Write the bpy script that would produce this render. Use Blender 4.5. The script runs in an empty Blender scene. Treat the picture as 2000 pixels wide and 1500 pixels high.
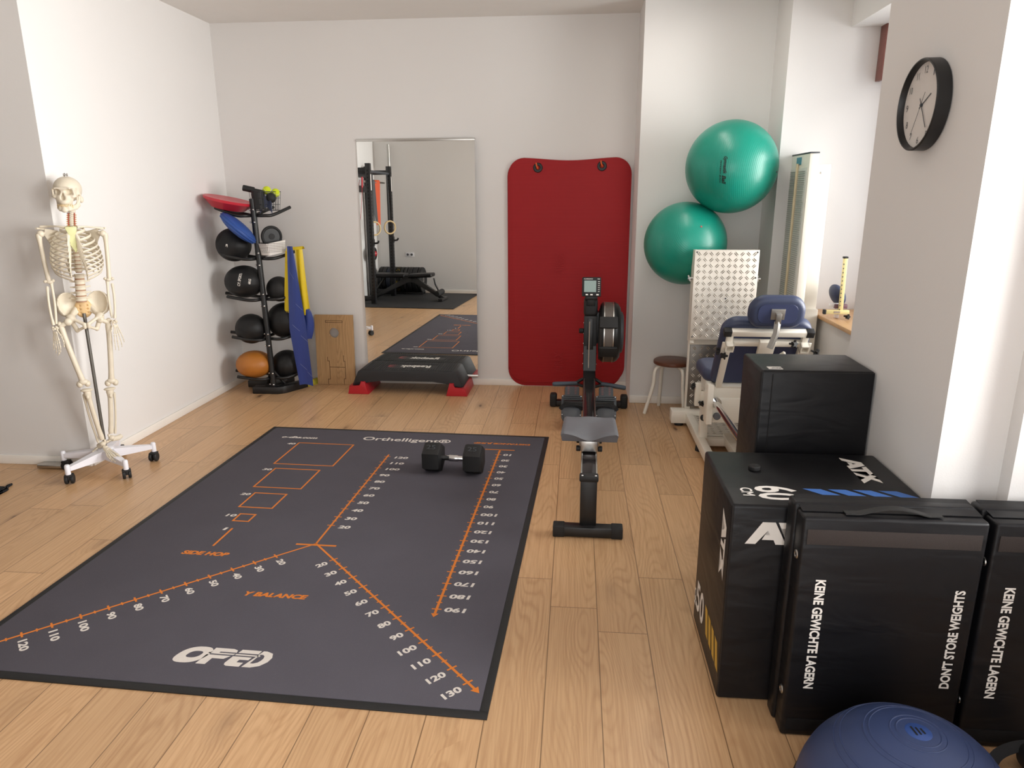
import bpy, bmesh, math, random
import numpy as np
from mathutils import Vector, Matrix, Euler

random.seed(7)
PI = math.pi
SC = bpy.context.scene
COL = SC.collection
def R(d): return math.radians(d)

# ---------------------------------------------------------------- camera, world, lights, exposure
cam = bpy.data.cameras.new('camera')
cam.sensor_fit = 'HORIZONTAL'; cam.sensor_width = 36.0
cam.lens = 1391.87 / 2000 * 36.0
cam.clip_start = 0.02
co = bpy.data.objects.new('camera', cam); COL.objects.link(co)
co.location = (1.2348, -3.0584, 1.6553)
co.rotation_euler = (R(75.02842), R(0.16547), R(5.07171))
SC.camera = co

w = bpy.data.worlds.new('sky'); SC.world = w; w.use_nodes = True
bg = w.node_tree.nodes['Background']
bg.inputs[0].default_value = (0.86, 0.92, 1.0, 1); bg.inputs[1].default_value = 1.0

def area(name, loc, rot, sx, sy, power, col, spread=180):
    l = bpy.data.lights.new(name, 'AREA'); l.shape = 'RECTANGLE'; l.size = sx; l.size_y = sy
    l.energy = power; l.color = col; l.spread = R(spread)
    o = bpy.data.objects.new(name, l); COL.objects.link(o)
    o.location = loc; o.rotation_euler = rot
    return o
# daylight coming in through the two windows of the right-hand wall
area('daylight_far_window', (3.95, 0.80, 1.75), (0, R(90), R(-3)), 1.8, 1.7, 54, (1.0, 0.98, 0.945), 96)
area('daylight_near_window', (4.0, -2.25, 1.75), (0, R(90), R(-6)), 1.8, 1.5, 88, (1.0, 0.98, 0.945), 88)
# fill light added behind the camera, shining through a made-up glazed rear door
area('added_rear_fill', (1.2, -4.3, 1.5), (R(90), 0, 0), 1.8, 2.3, 24, (1.0, 0.98, 0.945), 140)
SC.view_settings.view_transform = 'Standard'
SC.view_settings.look = 'None'
SC.view_settings.gamma = 1.0
SC.view_settings.use_curve_mapping = False
SC.view_settings.exposure = 0.36
SC.cycles.max_bounces = 12; SC.cycles.diffuse_bounces = 6; SC.cycles.glossy_bounces = 5
SC.cycles.transparent_max_bounces = 12
SC.cycles.sample_clamp_indirect = 8.0

# ---------------------------------------------------------------- helpers (all shapes in centimetres)
S = 0.01
def srgb(h):
    c = [int(h[i:i+2], 16) / 255 for i in (0, 2, 4)]
    return tuple((x / 12.92 if x <= .04045 else ((x + .055) / 1.055) ** 2.4) for x in c) + (1,)

def T(x=0, y=0, z=0): return Matrix.Translation((x, y, z))
def RX(d): return Matrix.Rotation(R(d), 4, 'X')
def RY(d): return Matrix.Rotation(R(d), 4, 'Y')
def RZ(d): return Matrix.Rotation(R(d), 4, 'Z')
def basis(o, ex, ey):
    ex = Vector(ex).normalized(); ey = Vector(ey).normalized(); ez = ex.cross(ey)
    m = Matrix((ex, ey, ez)).transposed().to_4x4(); m.translation = Vector(o); return m

def smooth_path(pts, k=4):
    P = [Vector(p) for p in pts]
    if len(P) < 3: return P
    out = []
    for i in range(len(P) - 1):
        p0 = P[max(i - 1, 0)]; p1 = P[i]; p2 = P[i + 1]; p3 = P[min(i + 2, len(P) - 1)]
        for j in range(k):
            t = j / k
            out.append(0.5 * ((2 * p1) + (p2 - p0) * t + (2 * p0 - 5 * p1 + 4 * p2 - p3) * t * t + (3 * p1 - p0 - 3 * p2 + p3) * t ** 3))
    out.append(P[-1]); return out

def rrect(w, h, r, n=5, cx=0, cy=0):
    pts = []
    rs = r if isinstance(r, (list, tuple)) else [r] * 4
    for (sx, sy, a0), rr in zip(((1, 1, 0), (-1, 1, 90), (-1, -1, 180), (1, -1, 270)), rs):
        for i in range(n + 1):
            a = R(a0 + 90 * i / n)
            pts.append((cx + sx * (w / 2 - rr) + rr * math.cos(a), cy + sy * (h / 2 - rr) + rr * math.sin(a)))
    return pts

_tc = {}
def text_geo(body, bold, shear, ext=False):
    key = (body, bold, shear, ext)
    if key not in _tc:
        cu = bpy.data.curves.new('t', 'FONT'); cu.body = body; cu.size = 1; cu.offset = bold; cu.shear = shear
        cu.resolution_u = 3
        if ext: cu.extrude = .05
        o = bpy.data.objects.new('t', cu); COL.objects.link(o)
        dg = bpy.context.evaluated_depsgraph_get(); dg.update()
        me = bpy.data.meshes.new_from_object(o.evaluated_get(dg))
        v = [tuple(x.co) for x in me.vertices]; f = [tuple(p.vertices) for p in me.polygons]
        bpy.data.objects.remove(o); bpy.data.curves.remove(cu); bpy.data.meshes.remove(me)
        xs = [a[0] for a in v]; ys = [a[1] for a in v]
        x0, x1, y0, y1 = min(xs), max(xs), min(ys), max(ys)
        _tc[key] = ([((a[0] - x0) / (x1 - x0), (a[1] - y0) / (y1 - y0), a[2] / .1 + .5 if ext else 0) for a in v], f)
    return _tc[key]

class MB:
    def __init__(s): s.v = []; s.f = []; s.m = []
    def add(s, verts, faces, mi=0, mat=None):
        b = len(s.v)
        if mat is None: s.v += [tuple(v) for v in verts]
        else: s.v += [tuple(mat @ Vector(v)) for v in verts]
        for f in faces: s.f.append(tuple(i + b for i in f)); s.m.append(mi)
        return s
    def bm(s, bm, mi=0, mat=None):
        bm.verts.index_update()
        s.add([v.co[:] for v in bm.verts], [[v.index for v in f.verts] for f in bm.faces], mi, mat); bm.free(); return s
    def box(s, lo, hi, mi=0, bevel=0, seg=2, mat=None):
        bm = bmesh.new(); bmesh.ops.create_cube(bm, size=1)
        c = [(a + b) / 2 for a, b in zip(lo, hi)]; d = [b - a for a, b in zip(lo, hi)]
        for v in bm.verts: v.co = Vector((v.co.x * d[0] + c[0], v.co.y * d[1] + c[1], v.co.z * d[2] + c[2]))
        if bevel: bmesh.ops.bevel(bm, geom=bm.edges[:], offset=min(bevel, min(d) * .49), segments=seg, profile=.5, affect='EDGES')
        return s.bm(bm, mi, mat)
    def prism(s, outline, z0, z1, mi=0, bevel=0, seg=2, mat=None):
        a = sum(outline[i][0] * outline[(i + 1) % len(outline)][1] - outline[(i + 1) % len(outline)][0] * outline[i][1] for i in range(len(outline)))
        if a < 0: outline = outline[::-1]
        bm = bmesh.new(); n = len(outline)
        lo = [bm.verts.new((x, y, z0)) for x, y in outline]; hi = [bm.verts.new((x, y, z1)) for x, y in outline]
        bm.faces.new(lo[::-1]); bm.faces.new(hi)
        for i in range(n): bm.faces.new((lo[i], lo[(i + 1) % n], hi[(i + 1) % n], hi[i]))
        if bevel:
            e = [ed for ed in bm.edges if abs(ed.verts[0].co.z - ed.verts[1].co.z) < 1e-6]
            bmesh.ops.bevel(bm, geom=e, offset=bevel, segments=seg, profile=.5, affect='EDGES')
        return s.bm(bm, mi, mat)
    def pad(s, w, h, r, th, bev, cx=0, cy=0, mi=0, n=9, k=6, mat=None):
        """an upholstered slab from z=0 to th with softly rounded rims"""
        rs = r if isinstance(r, (list, tuple)) else [r] * 4
        rows = [(bev * (1 - math.sin(PI / 2 * i / k)), bev * (1 - math.cos(PI / 2 * i / k))) for i in range(k + 1)]
        rows = rows + [(d, th - z) for d, z in rows[::-1]]
        vs = []; m = 0
        for d, z in rows:
            ring = rrect(w - 2 * d, h - 2 * d, [max(.2, q - d) for q in rs], n, cx, cy); m = len(ring); vs += [(x, y, z) for x, y in ring]
        fs = [(i * m + j, i * m + (j + 1) % m, (i + 1) * m + (j + 1) % m, (i + 1) * m + j) for i in range(len(rows) - 1) for j in range(m)]
        fs += [tuple(range(m))[::-1], tuple((len(rows) - 1) * m + j for j in range(m))]
        return s.add(vs, fs, mi, mat)
    def tube(s, path, r, n=10, mi=0, cap=True, sx=1.0, closed=False, mat=None, up=(0, 0, 1)):
        P = [Vector(p) for p in path]; m = len(P)
        rs = r if isinstance(r, (list, tuple)) else [r] * m
        vs = []; fs = []; nrm = None
        for i in range(m):
            if closed: t = P[(i + 1) % m] - P[i - 1]
            else: t = P[min(i + 1, m - 1)] - P[max(i - 1, 0)]
            t = t.normalized() if t.length > 1e-9 else Vector((0, 0, 1))
            if nrm is None:
                u = Vector(up)
                if abs(u.dot(t)) > .95: u = Vector((1, 0, 0)) if abs(t.x) < .9 else Vector((0, 1, 0))
                nrm = (u - t * u.dot(t)).normalized()
            else:
                nrm = nrm - t * nrm.dot(t)
                nrm = nrm.normalized() if nrm.length > 1e-9 else t.orthogonal().normalized()
            b = t.cross(nrm)
            for k in range(n):
                a = 2 * PI * k / n
                vs.append(P[i] + nrm * (math.cos(a) * rs[i]) + b * (math.sin(a) * rs[i] * sx))
        for i in range(m if closed else m - 1):
            j = (i + 1) % m
            for k in range(n): fs.append((i * n + k, i * n + (k + 1) % n, j * n + (k + 1) % n, j * n + k))
        if cap and not closed: fs.append(tuple(range(n))[::-1]); fs.append(tuple((m - 1) * n + k for k in range(n)))
        return s.add(vs, fs, mi, mat)
    def lathe(s, prof, n=32, mi=0, mat=None):
        vs = []; fs = []; rows = []
        for r, z in prof:
            if r < 1e-6: rows.append([len(vs)]); vs.append((0, 0, z))
            else:
                rows.append(list(range(len(vs), len(vs) + n)))
                vs += [(r * math.cos(2 * PI * k / n), r * math.sin(2 * PI * k / n), z) for k in range(n)]
        for a, b in zip(rows, rows[1:]):
            for k in range(n):
                k2 = (k + 1) % n
                if len(a) == 1 and len(b) == 1: continue
                if len(a) == 1: fs.append((a[0], b[k2], b[k]))
                elif len(b) == 1: fs.append((a[k], a[k2], b[0]))
                else: fs.append((a[k], a[k2], b[k2], b[k]))
        return s.add(vs, fs, mi, mat)
    def cyl(s, p, q, r, n=20, mi=0, bevel=0):
        p = Vector(p); q = Vector(q); h = (q - p).length; z = (q - p).normalized()
        m = z.to_track_quat('Z', 'Y').to_matrix().to_4x4(); m.translation = p
        b = min(bevel, r * .5, h * .45)
        pr = [(0, 0), (r - b, 0), (r, b), (r, h - b), (r - b, h), (0, h)] if b else [(0, 0), (r, 0), (r, h), (0, h)]
        return s.lathe(pr, n, mi, m)
    def ball(s, c, r, n=24, mi=0, mat=None):
        r = r if isinstance(r, (list, tuple)) else (r, r, r)
        h = n // 2; pr = [(math.sin(PI * i / h), -math.cos(PI * i / h)) for i in range(h + 1)]
        pr[0] = (0, -1); pr[-1] = (0, 1)
        m = T(*c) @ Matrix.Diagonal((*r, 1))
        return s.lathe(pr, n, mi, m if mat is None else mat @ m)
    def text(s, body, o, ex, ey, w, h, mi=0, bold=0.0, shear=0.0, fn=None, ext=0.0):
        """text whose box is w x h, its lower corner at o, reading along ex with its top towards ey"""
        v, f = text_geo(body, bold, shear, ext > 0)
        m = basis(o, ex, ey)
        vs = [m @ Vector((a * w, b * h, c * ext)) for a, b, c in v]
        if fn: vs = [fn(p) for p in vs]
        return s.add(vs, f, mi)
    def poly(s, pts, o, ex, ey, k=1, mi=0):
        m = basis(o, ex, ey)
        return s.add([m @ Vector((a * k, b * k, 0)) for a, b in pts], [tuple(range(len(pts)))], mi)
    def line(s, p, q, wd, z, mi=0):
        p = Vector(p); q = Vector(q); d = (q - p).normalized(); n = Vector((-d.y, d.x)) * wd / 2
        return s.add([(*(p - n), z), (*(q - n), z), (*(q + n), z), (*(p + n), z)], [(0, 1, 2, 3)], mi)
    def sheet(s, fn, nu, nv, th=.15, mi=0, mat=None):
        """a thin cloth: fn(u,v) -> point, given a thickness along its normal"""
        P = [[Vector(fn(i / nu, j / nv)) for j in range(nv + 1)] for i in range(nu + 1)]
        vs = []; fs = []
        for sgn in (1, -1):
            for i in range(nu + 1):
                for j in range(nv + 1):
                    du = P[min(i + 1, nu)][j] - P[max(i - 1, 0)][j]; dv = P[i][min(j + 1, nv)] - P[i][max(j - 1, 0)]
                    n = du.cross(dv); n = n.normalized() if n.length > 1e-9 else Vector((0, 0, 1))
                    vs.append(P[i][j] + n * th / 2 * sgn)
        N = (nu + 1) * (nv + 1); ix = lambda i, j: i * (nv + 1) + j
        for i in range(nu):
            for j in range(nv):
                q = (ix(i, j), ix(i + 1, j), ix(i + 1, j + 1), ix(i, j + 1))
                fs.append(q); fs.append(tuple(k + N for k in q[::-1]))
        rim = [ix(i, 0) for i in range(nu)] + [ix(nu, j) for j in range(nv)] + [ix(i, nv) for i in range(nu, 0, -1)] + [ix(0, j) for j in range(nv, 0, -1)]
        for a, b in zip(rim, rim[1:] + rim[:1]): fs.append((b, a, a + N, b + N))
        return s.add(vs, fs, mi, mat)
    def sdf(s, fn, lo, hi, h, mi=0, mat=None):
        """surface nets of a signed distance function"""
        n = [int(math.ceil((b - a) / h)) + 1 for a, b in zip(lo, hi)]
        ax = [lo[i] + h * np.arange(n[i]) for i in range(3)]
        X, Y, Z = np.meshgrid(*ax, indexing='ij'); F = fn(X, Y, Z); IN = F < 0
        c = [k - 1 for k in n]; acc = np.zeros((*c, 3)); cnt = np.zeros(c)
        corner = [(i, j, k) for i in (0, 1) for j in (0, 1) for k in (0, 1)]
        sl = lambda o: tuple(slice(o[i], o[i] + c[i]) for i in range(3))
        for a in corner:
            for axis in range(3):
                if a[axis]: continue
                b = list(a); b[axis] = 1
                fa, fb = F[sl(a)], F[sl(b)]; cr = (fa < 0) != (fb < 0)
                t = np.where(cr, fa / np.where(cr, fa - fb, 1), 0)
                for d in range(3): acc[..., d] += np.where(cr, a[d] + (t if d == axis else 0), 0)
                cnt += cr
        act = cnt > 0; ids = -np.ones(c, int); ids[act] = np.arange(act.sum())
        g = np.stack(np.meshgrid(*[np.arange(k) for k in c], indexing='ij'), -1)
        vs = (g[act] + acc[act] / cnt[act][:, None]) * h + np.array(lo)
        fs = []
        for axis in range(3):
            o1, o2 = [(1, 2), (2, 0), (0, 1)][axis]
            a = [slice(1, -1)] * 3; a[axis] = slice(0, -1); b = [slice(1, -1)] * 3; b[axis] = slice(1, None)
            A = IN[tuple(a)]; Bv = IN[tuple(b)]; q = np.argwhere(A != Bv)
            for p in q:
                inside = A[tuple(p)]; e = p.copy()
                for d in range(3):
                    if d != axis: e[d] += 1
                def cell(d1, d2):
                    z = e.copy(); z[o1] -= d1; z[o2] -= d2; return ids[tuple(z)]
                f = (cell(1, 1), cell(0, 1), cell(0, 0), cell(1, 0))
                fs.append(f if inside else f[::-1])
        return s.add([tuple(v) for v in vs], [tuple(int(i) for i in f) for f in fs], mi, mat)

def obj(name, mb, mats, parent=None, loc=None, angle=38, smooth=True):
    me = bpy.data.meshes.new(name)
    me.from_pydata([(x * S, y * S, z * S) for x, y, z in mb.v], [], mb.f)
    mats = mats if isinstance(mats, (list, tuple)) else [mats]
    for m in mats: me.materials.append(m)
    me.polygons.foreach_set('material_index', mb.m)
    if smooth:
        me.polygons.foreach_set('use_smooth', [True] * len(me.polygons))
        me.set_sharp_from_angle(angle=R(angle))
    me.update()
    o = bpy.data.objects.new(name, me); COL.objects.link(o)
    if parent: o.parent = parent
    if loc: o.location = [a * S for a in loc]
    return o
def tag(o, label, cat, group=None, kind=None):
    o['label'] = label; o['category'] = cat
    if group: o['group'] = group
    if kind: o['kind'] = kind
    return o
def thing(name, label, cat, loc=(0, 0, 0), rz=0, group=None):
    o = bpy.data.objects.new(name, None); COL.objects.link(o)
    o.location = [a * S for a in loc]; o.rotation_euler = (0, 0, R(rz)); o.empty_display_size = .05
    return tag(o, label, cat, group)
def struct(name, mb, mats, parent=None, label=None, **k):
    o = obj(name, mb, mats, parent, **k)
    if parent is None: o['kind'] = 'structure'
    if label: o['label'] = label
    return o

# ---------------------------------------------------------------- materials
class NT:
    def __init__(s, m): s.t = m.node_tree; s.n = s.t.nodes; s.l = s.t.links
    def new(s, kind, **k):
        n = s.n.new(kind)
        for a, b in k.items():
            if a.startswith('i_'):
                key = a[2:]; n.inputs[int(key) if key.isdigit() else key].default_value = b
            else: setattr(n, a, b)
        return n
    def link(s, a, b): s.l.new(a, b)
    def math(s, op, a, b=None, c=None, clamp=False):
        n = s.n.new('ShaderNodeMath'); n.operation = op; n.use_clamp = clamp
        for i, x in enumerate((a, b, c)):
            if x is None: continue
            if isinstance(x, (int, float)): n.inputs[i].default_value = x
            else: s.link(x, n.inputs[i])
        return n.outputs[0]
    def mix(s, f, a, b, blend='MIX'):
        n = s.n.new('ShaderNodeMix'); n.data_type = 'RGBA'; n.blend_type = blend
        for i, x in ((0, f), (6, a), (7, b)):
            if isinstance(x, (int, float)): n.inputs[i].default_value = x
            elif isinstance(x, tuple): n.inputs[i].default_value = x
            else: s.link(x, n.inputs[i])
        return n.outputs[2]
    def noise(s, vec, scale, detail=3, rough=.5, dist=0):
        n = s.n.new('ShaderNodeTexNoise'); n.inputs['Scale'].default_value = scale; n.inputs['Detail'].default_value = detail
        n.inputs['Roughness'].default_value = rough; n.inputs['Distortion'].default_value = dist
        if vec is not None: s.link(vec, n.inputs['Vector'])
        return n
    def ramp(s, f, stops):
        n = s.n.new('ShaderNodeValToRGB'); e = n.color_ramp.elements
        while len(e) < len(stops): e.new(.5)
        for x, (p, c) in zip(e, stops): x.position = p; x.color = c if isinstance(c, tuple) else (c, c, c, 1)
        s.link(f, n.inputs[0]); return n.outputs[0]
    def mapping(s, vec, scale=(1, 1, 1), loc=(0, 0, 0), rot=(0, 0, 0)):
        n = s.n.new('ShaderNodeMapping'); n.inputs['Scale'].default_value = scale; n.inputs['Location'].default_value = loc
        n.inputs['Rotation'].default_value = rot; s.link(vec, n.inputs['Vector']); return n.outputs[0]

def newmat(name):
    m = bpy.data.materials.new(name); m.use_nodes = True
    return m, NT(m), m.node_tree.nodes['Principled BSDF']

def pm(name, hexcol, rough=.5, metal=0.0, var=.06, vs=9, bump=0.0, bs=300, spec=.5, coat=0.0, stretch=(1, 1, 1), sheen=0.0):
    """plain procedural surface: a colour with faint mottling and an optional fine grain"""
    m, t, p = newmat(name); c = srgb(hexcol)
    tc = t.new('ShaderNodeTexCoord'); vec = t.mapping(tc.outputs['Object'], stretch)
    n = t.noise(vec, vs, 4)
    lo = tuple(x * (1 - var) for x in c[:3]) + (1,); hi = tuple(min(1, x * (1 + var)) for x in c[:3]) + (1,)
    t.link(t.mix(n.outputs[0], lo, hi), p.inputs['Base Color'])
    p.inputs['Roughness'].default_value = rough; p.inputs['Metallic'].default_value = metal
    p.inputs['Specular IOR Level'].default_value = spec
    if coat: p.inputs['Coat Weight'].default_value = coat; p.inputs['Coat Roughness'].default_value = .12
    if sheen: p.inputs['Sheen Weight'].default_value = sheen
    if bump:
        b = t.new('ShaderNodeBump'); b.inputs['Strength'].default_value = bump; b.inputs['Distance'].default_value = .002
        t.link(t.noise(vec, bs, 3).outputs[0], b.inputs['Height']); t.link(b.outputs[0], p.inputs['Normal'])
    return m

def wall_mat():
    m, t, p = newmat('white_wall_paint')
    g = t.new('ShaderNodeTexCoord').outputs['Object']
    n1 = t.noise(g, 1.3, 4); n2 = t.noise(g, 6, 5, .6); sc = t.noise(t.mapping(g, (3, 3, 14)), 2.2, 6, .65, 1.2)
    base = t.mix(n1.outputs[0], srgb('E2E0DE'), srgb('E7E5E3'))
    marks = t.ramp(sc.outputs[0], [(.70, 0.0), (.80, 1.0)])
    base = t.mix(t.math('MULTIPLY', marks, .10), base, srgb('B9ADA0'))
    t.link(base, p.inputs['Base Color']); p.inputs['Roughness'].default_value = .75
    p.inputs['Specular IOR Level'].default_value = .25
    b = t.new('ShaderNodeBump'); b.inputs['Strength'].default_value = .12; b.inputs['Distance'].default_value = .002
    t.link(t.noise(g, 160, 3).outputs[0], b.inputs['Height']); t.link(b.outputs[0], p.inputs['Normal'])
    return m

def wood(t, vec, lightc, darkc, kd=None):
    """oak grain running along Y of VEC (metres); KD is an optional 0..1 field of nearness to a knot that bends the rings"""
    g1 = t.noise(t.mapping(vec, (95, 2.4, 1)), 1.0, 5, .62)          # fine fibres
    d = t.noise(t.mapping(vec, (5.2, .85, 1)), 1.0, 1, .4)           # slow figure -> cathedrals
    sx = t.new('ShaderNodeSeparateXYZ'); t.link(vec, sx.inputs[0])
    ph = t.math('ADD', t.math('MULTIPLY', d.outputs[0], 150.0), t.math('MULTIPLY', sx.outputs[0], 260.0))
    fine = t.noise(t.mapping(vec, (30, 9, 1)), 1.0, 3, .5)
    ph = t.math('ADD', ph, t.math('MULTIPLY', fine.outputs[0], 3.2))
    if kd is not None: ph = t.math('ADD', ph, t.math('MULTIPLY', kd, 26.0))
    rg = t.math('POWER', t.math('ADD', t.math('MULTIPLY', t.math('SINE', ph), .5), .5), 2.6)
    amt = t.ramp(t.noise(t.mapping(vec, (4, .7, 1)), 1.0, 2).outputs[0], [(.36, .06), (.62, .34)])
    a = t.mix(t.math('MULTIPLY', rg, amt), lightc, darkc)
    a = t.mix(t.math('MULTIPLY', t.ramp(g1.outputs[0], [(.42, 0.0), (.72, 1.0)]), .46), a, darkc)
    return a, rg, g1

def floor_mat():
    m, t, p = newmat('oak_laminate_floor')
    g = t.new('ShaderNodeTexCoord').outputs['Object']
    sp = t.new('ShaderNodeSeparateXYZ'); t.link(g, sp.inputs[0])
    W, Lp = .1915, 1.38
    u = t.math('DIVIDE', t.math('ADD', sp.outputs[0], 10 * W - .0085), W)
    k = t.math('FLOOR', u); fu = t.math('FRACT', u)
    wn = t.new('ShaderNodeTexWhiteNoise', noise_dimensions='1D'); t.link(k, wn.inputs['W'])
    vy = t.math('ADD', t.math('DIVIDE', sp.outputs[1], Lp), t.math('MULTIPLY', wn.outputs[0], 5.37))
    kv = t.math('FLOOR', vy); fv = t.math('FRACT', vy)
    idn = t.math('ADD', t.math('MULTIPLY', k, 13.17), t.math('MULTIPLY', kv, 7.31))
    wn2 = t.new('ShaderNodeTexWhiteNoise', noise_dimensions='1D'); t.link(idn, wn2.inputs['W'])
    cx = t.new('ShaderNodeCombineXYZ')
    t.link(t.math('ADD', sp.outputs[0], t.math('MULTIPLY', wn2.outputs[0], 31.0)), cx.inputs[0])
    t.link(t.math('ADD', sp.outputs[1], t.math('MULTIPLY', wn2.outputs[0], 57.0)), cx.inputs[1])
    # knots: sparse dark eyes, the rings bend round them
    nd = t.noise(cx.outputs[0], 9, 3)
    wv = t.new('ShaderNodeVectorMath', operation='ADD'); sv = t.new('ShaderNodeVectorMath', operation='SCALE'); sv.inputs['Scale'].default_value = .05
    t.link(nd.outputs['Color'], sv.inputs[0]); t.link(cx.outputs[0], wv.inputs[0]); t.link(sv.outputs[0], wv.inputs[1])
    vo = t.new('ShaderNodeTexVoronoi'); vo.inputs['Scale'].default_value = 1.0
    t.link(t.mapping(wv.outputs[0], (5.2, 2.0, 1)), vo.inputs['Vector'])
    sel = t.new('ShaderNodeSeparateColor'); t.link(vo.outputs['Color'], sel.inputs[0])
    on = t.math('GREATER_THAN', sel.outputs[0], .42)
    near = t.math('MULTIPLY', t.ramp(vo.outputs['Distance'], [(0, 1.0), (.30, .28), (.55, 0.0)]), on)
    eye = t.math('MULTIPLY', t.ramp(vo.outputs['Distance'], [(0, 1.0), (.045, .9), (.085, .40), (.18, .13), (.32, 0.0)]), on)
    col, rg, g1 = wood(t, cx.outputs[0], srgb('D0A97F'), srgb('A1744C'), near)
    col = t.mix(t.math('MULTIPLY', eye, .95), col, srgb('5A3B28'))
    hv = t.new('ShaderNodeHueSaturation'); t.link(col, hv.inputs['Color'])
    t.link(t.math('ADD', .91, t.math('MULTIPLY', wn2.outputs[0], .17)), hv.inputs['Value'])
    col = hv.outputs[0]
    # seams between the planks
    su = t.math('MINIMUM', fu, t.math('SUBTRACT', 1.0, fu)); sv2 = t.math('MINIMUM', fv, t.math('SUBTRACT', 1.0, fv))
    e = t.math('MINIMUM', t.math('MULTIPLY', su, W), t.math('MULTIPLY', sv2, Lp))
    seam = t.ramp(t.math('MULTIPLY', e, 100.0), [(.10, 1.0), (.24, 0.0)])
    col = t.mix(t.math('MULTIPLY', seam, .78), col, srgb('5E4329'))
    t.link(col, p.inputs['Base Color'])
    p.inputs['Specular IOR Level'].default_value = .42
    t.link(t.math('ADD', .24, t.math('MULTIPLY', g1.outputs[0], .12)), p.inputs['Roughness'])
    b = t.new('ShaderNodeBump'); b.inputs['Strength'].default_value = .08; b.inputs['Distance'].default_value = .001
    t.link(t.math('SUBTRACT', g1.outputs[0], t.math('MULTIPLY', seam, 2.0)), b.inputs['Height']); t.link(b.outputs[0], p.inputs['Normal'])
    return m

def grain_mat(name, light, dark, axis='Y', rough=.45, scale=1.0):
    m, t, p = newmat(name)
    g = t.new('ShaderNodeTexCoord').outputs['Object']
    rot = {'Y': (0, 0, 0), 'X': (0, 0, R(90)), 'Z': (R(90), 0, 0)}[axis]
    col, rg, g1 = wood(t, t.mapping(g, (scale,) * 3, (0, 0, 0), rot), srgb(light), srgb(dark))
    t.link(col, p.inputs['Base Color']); p.inputs['Roughness'].default_value = rough
    return m

def rib_mat(name, hexcol, axis, per_m, rough=.55, depth=.25, var=.05):
    """foam or rubber with fine parallel ribs"""
    m, t, p = newmat(name); c = srgb(hexcol)
    g = t.new('ShaderNodeTexCoord').outputs['Object']
    n = t.noise(g, 7, 4)
    lo = tuple(x * (1 - var) for x in c[:3]) + (1,); hi = tuple(min(1, x * (1 + var)) for x in c[:3]) + (1,)
    t.link(t.mix(n.outputs[0], lo, hi), p.inputs['Base Color']); p.inputs['Roughness'].default_value = rough
    sp = t.new('ShaderNodeSeparateXYZ'); t.link(g, sp.inputs[0])
    wob = t.math('MULTIPLY', t.noise(g, 9, 2).outputs[0], 1.2)
    hgt = t.math('SINE', t.math('ADD', t.math('MULTIPLY', sp.outputs['XYZ'.index(axis)], per_m * 2 * PI), wob))
    b = t.new('ShaderNodeBump'); b.inputs['Strength'].default_value = depth; b.inputs['Distance'].default_value = .003
    t.link(hgt, b.inputs['Height']); t.link(b.outputs[0], p.inputs['Normal'])
    return m

def ring_ball_mat(name, hexcol, per_m, rough=.28, depth=.12, axis=(0, 0, 1), coat=.2, fade=True):
    """inflated vinyl with moulded rings round an axis through the ball's own origin"""
    m, t, p = newmat(name); c = srgb(hexcol)
    g = t.new('ShaderNodeTexCoord').outputs['Object']
    n = t.noise(g, 5, 3)
    t.link(t.mix(n.outputs[0], tuple(x * .95 for x in c[:3]) + (1,), tuple(min(1, x * 1.05) for x in c[:3]) + (1,)), p.inputs['Base Color'])
    p.inputs['Roughness'].default_value = rough; p.inputs['Coat Weight'].default_value = coat; p.inputs['Coat Roughness'].default_value = .15
    dt = t.new('ShaderNodeVectorMath', operation='DOT_PRODUCT'); dt.inputs[1].default_value = Vector(axis).normalized()
    t.link(g, dt.inputs[0])
    ln = t.new('ShaderNodeVectorMath', operation='LENGTH'); t.link(g, ln.inputs[0])
    an = t.math('ARCCOSINE', t.math('DIVIDE', dt.outputs['Value'], ln.outputs['Value'], None, False))
    hgt = t.math('POWER', t.math('ADD', t.math('MULTIPLY', t.math('SINE', t.math('MULTIPLY', an, per_m)), .5), .5), 3.0)
    b = t.new('ShaderNodeBump'); b.inputs['Strength'].default_value = depth; b.inputs['Distance'].default_value = .004
    t.link(hgt, b.inputs['Height']); t.link(b.outputs[0], p.inputs['Normal'])
    return m

def speckle_mat(name, base, speck, scale=140, rough=.9, amt=.8):
    m, t, p = newmat(name)
    g = t.new('ShaderNodeTexCoord').outputs['Object']
    n = t.noise(g, scale, 2); f = t.ramp(n.outputs[0], [(.63, 0.0), (.68, 1.0)])
    n2 = t.noise(g, 4, 4)
    c = srgb(base)
    b0 = t.mix(n2.outputs[0], tuple(x * .9 for x in c[:3]) + (1,), tuple(x * 1.1 for x in c[:3]) + (1,))
    t.link(t.mix(t.math('MULTIPLY', f, amt), b0, srgb(speck)), p.inputs['Base Color']); p.inputs['Roughness'].default_value = rough
    p.inputs['Specular IOR Level'].default_value = .2
    b = t.new('ShaderNodeBump'); b.inputs['Strength'].default_value = .5; b.inputs['Distance'].default_value = .002
    t.link(t.noise(g, scale * 2.5, 2).outputs[0], b.inputs['Height']); t.link(b.outputs[0], p.inputs['Normal'])
    return m

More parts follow.
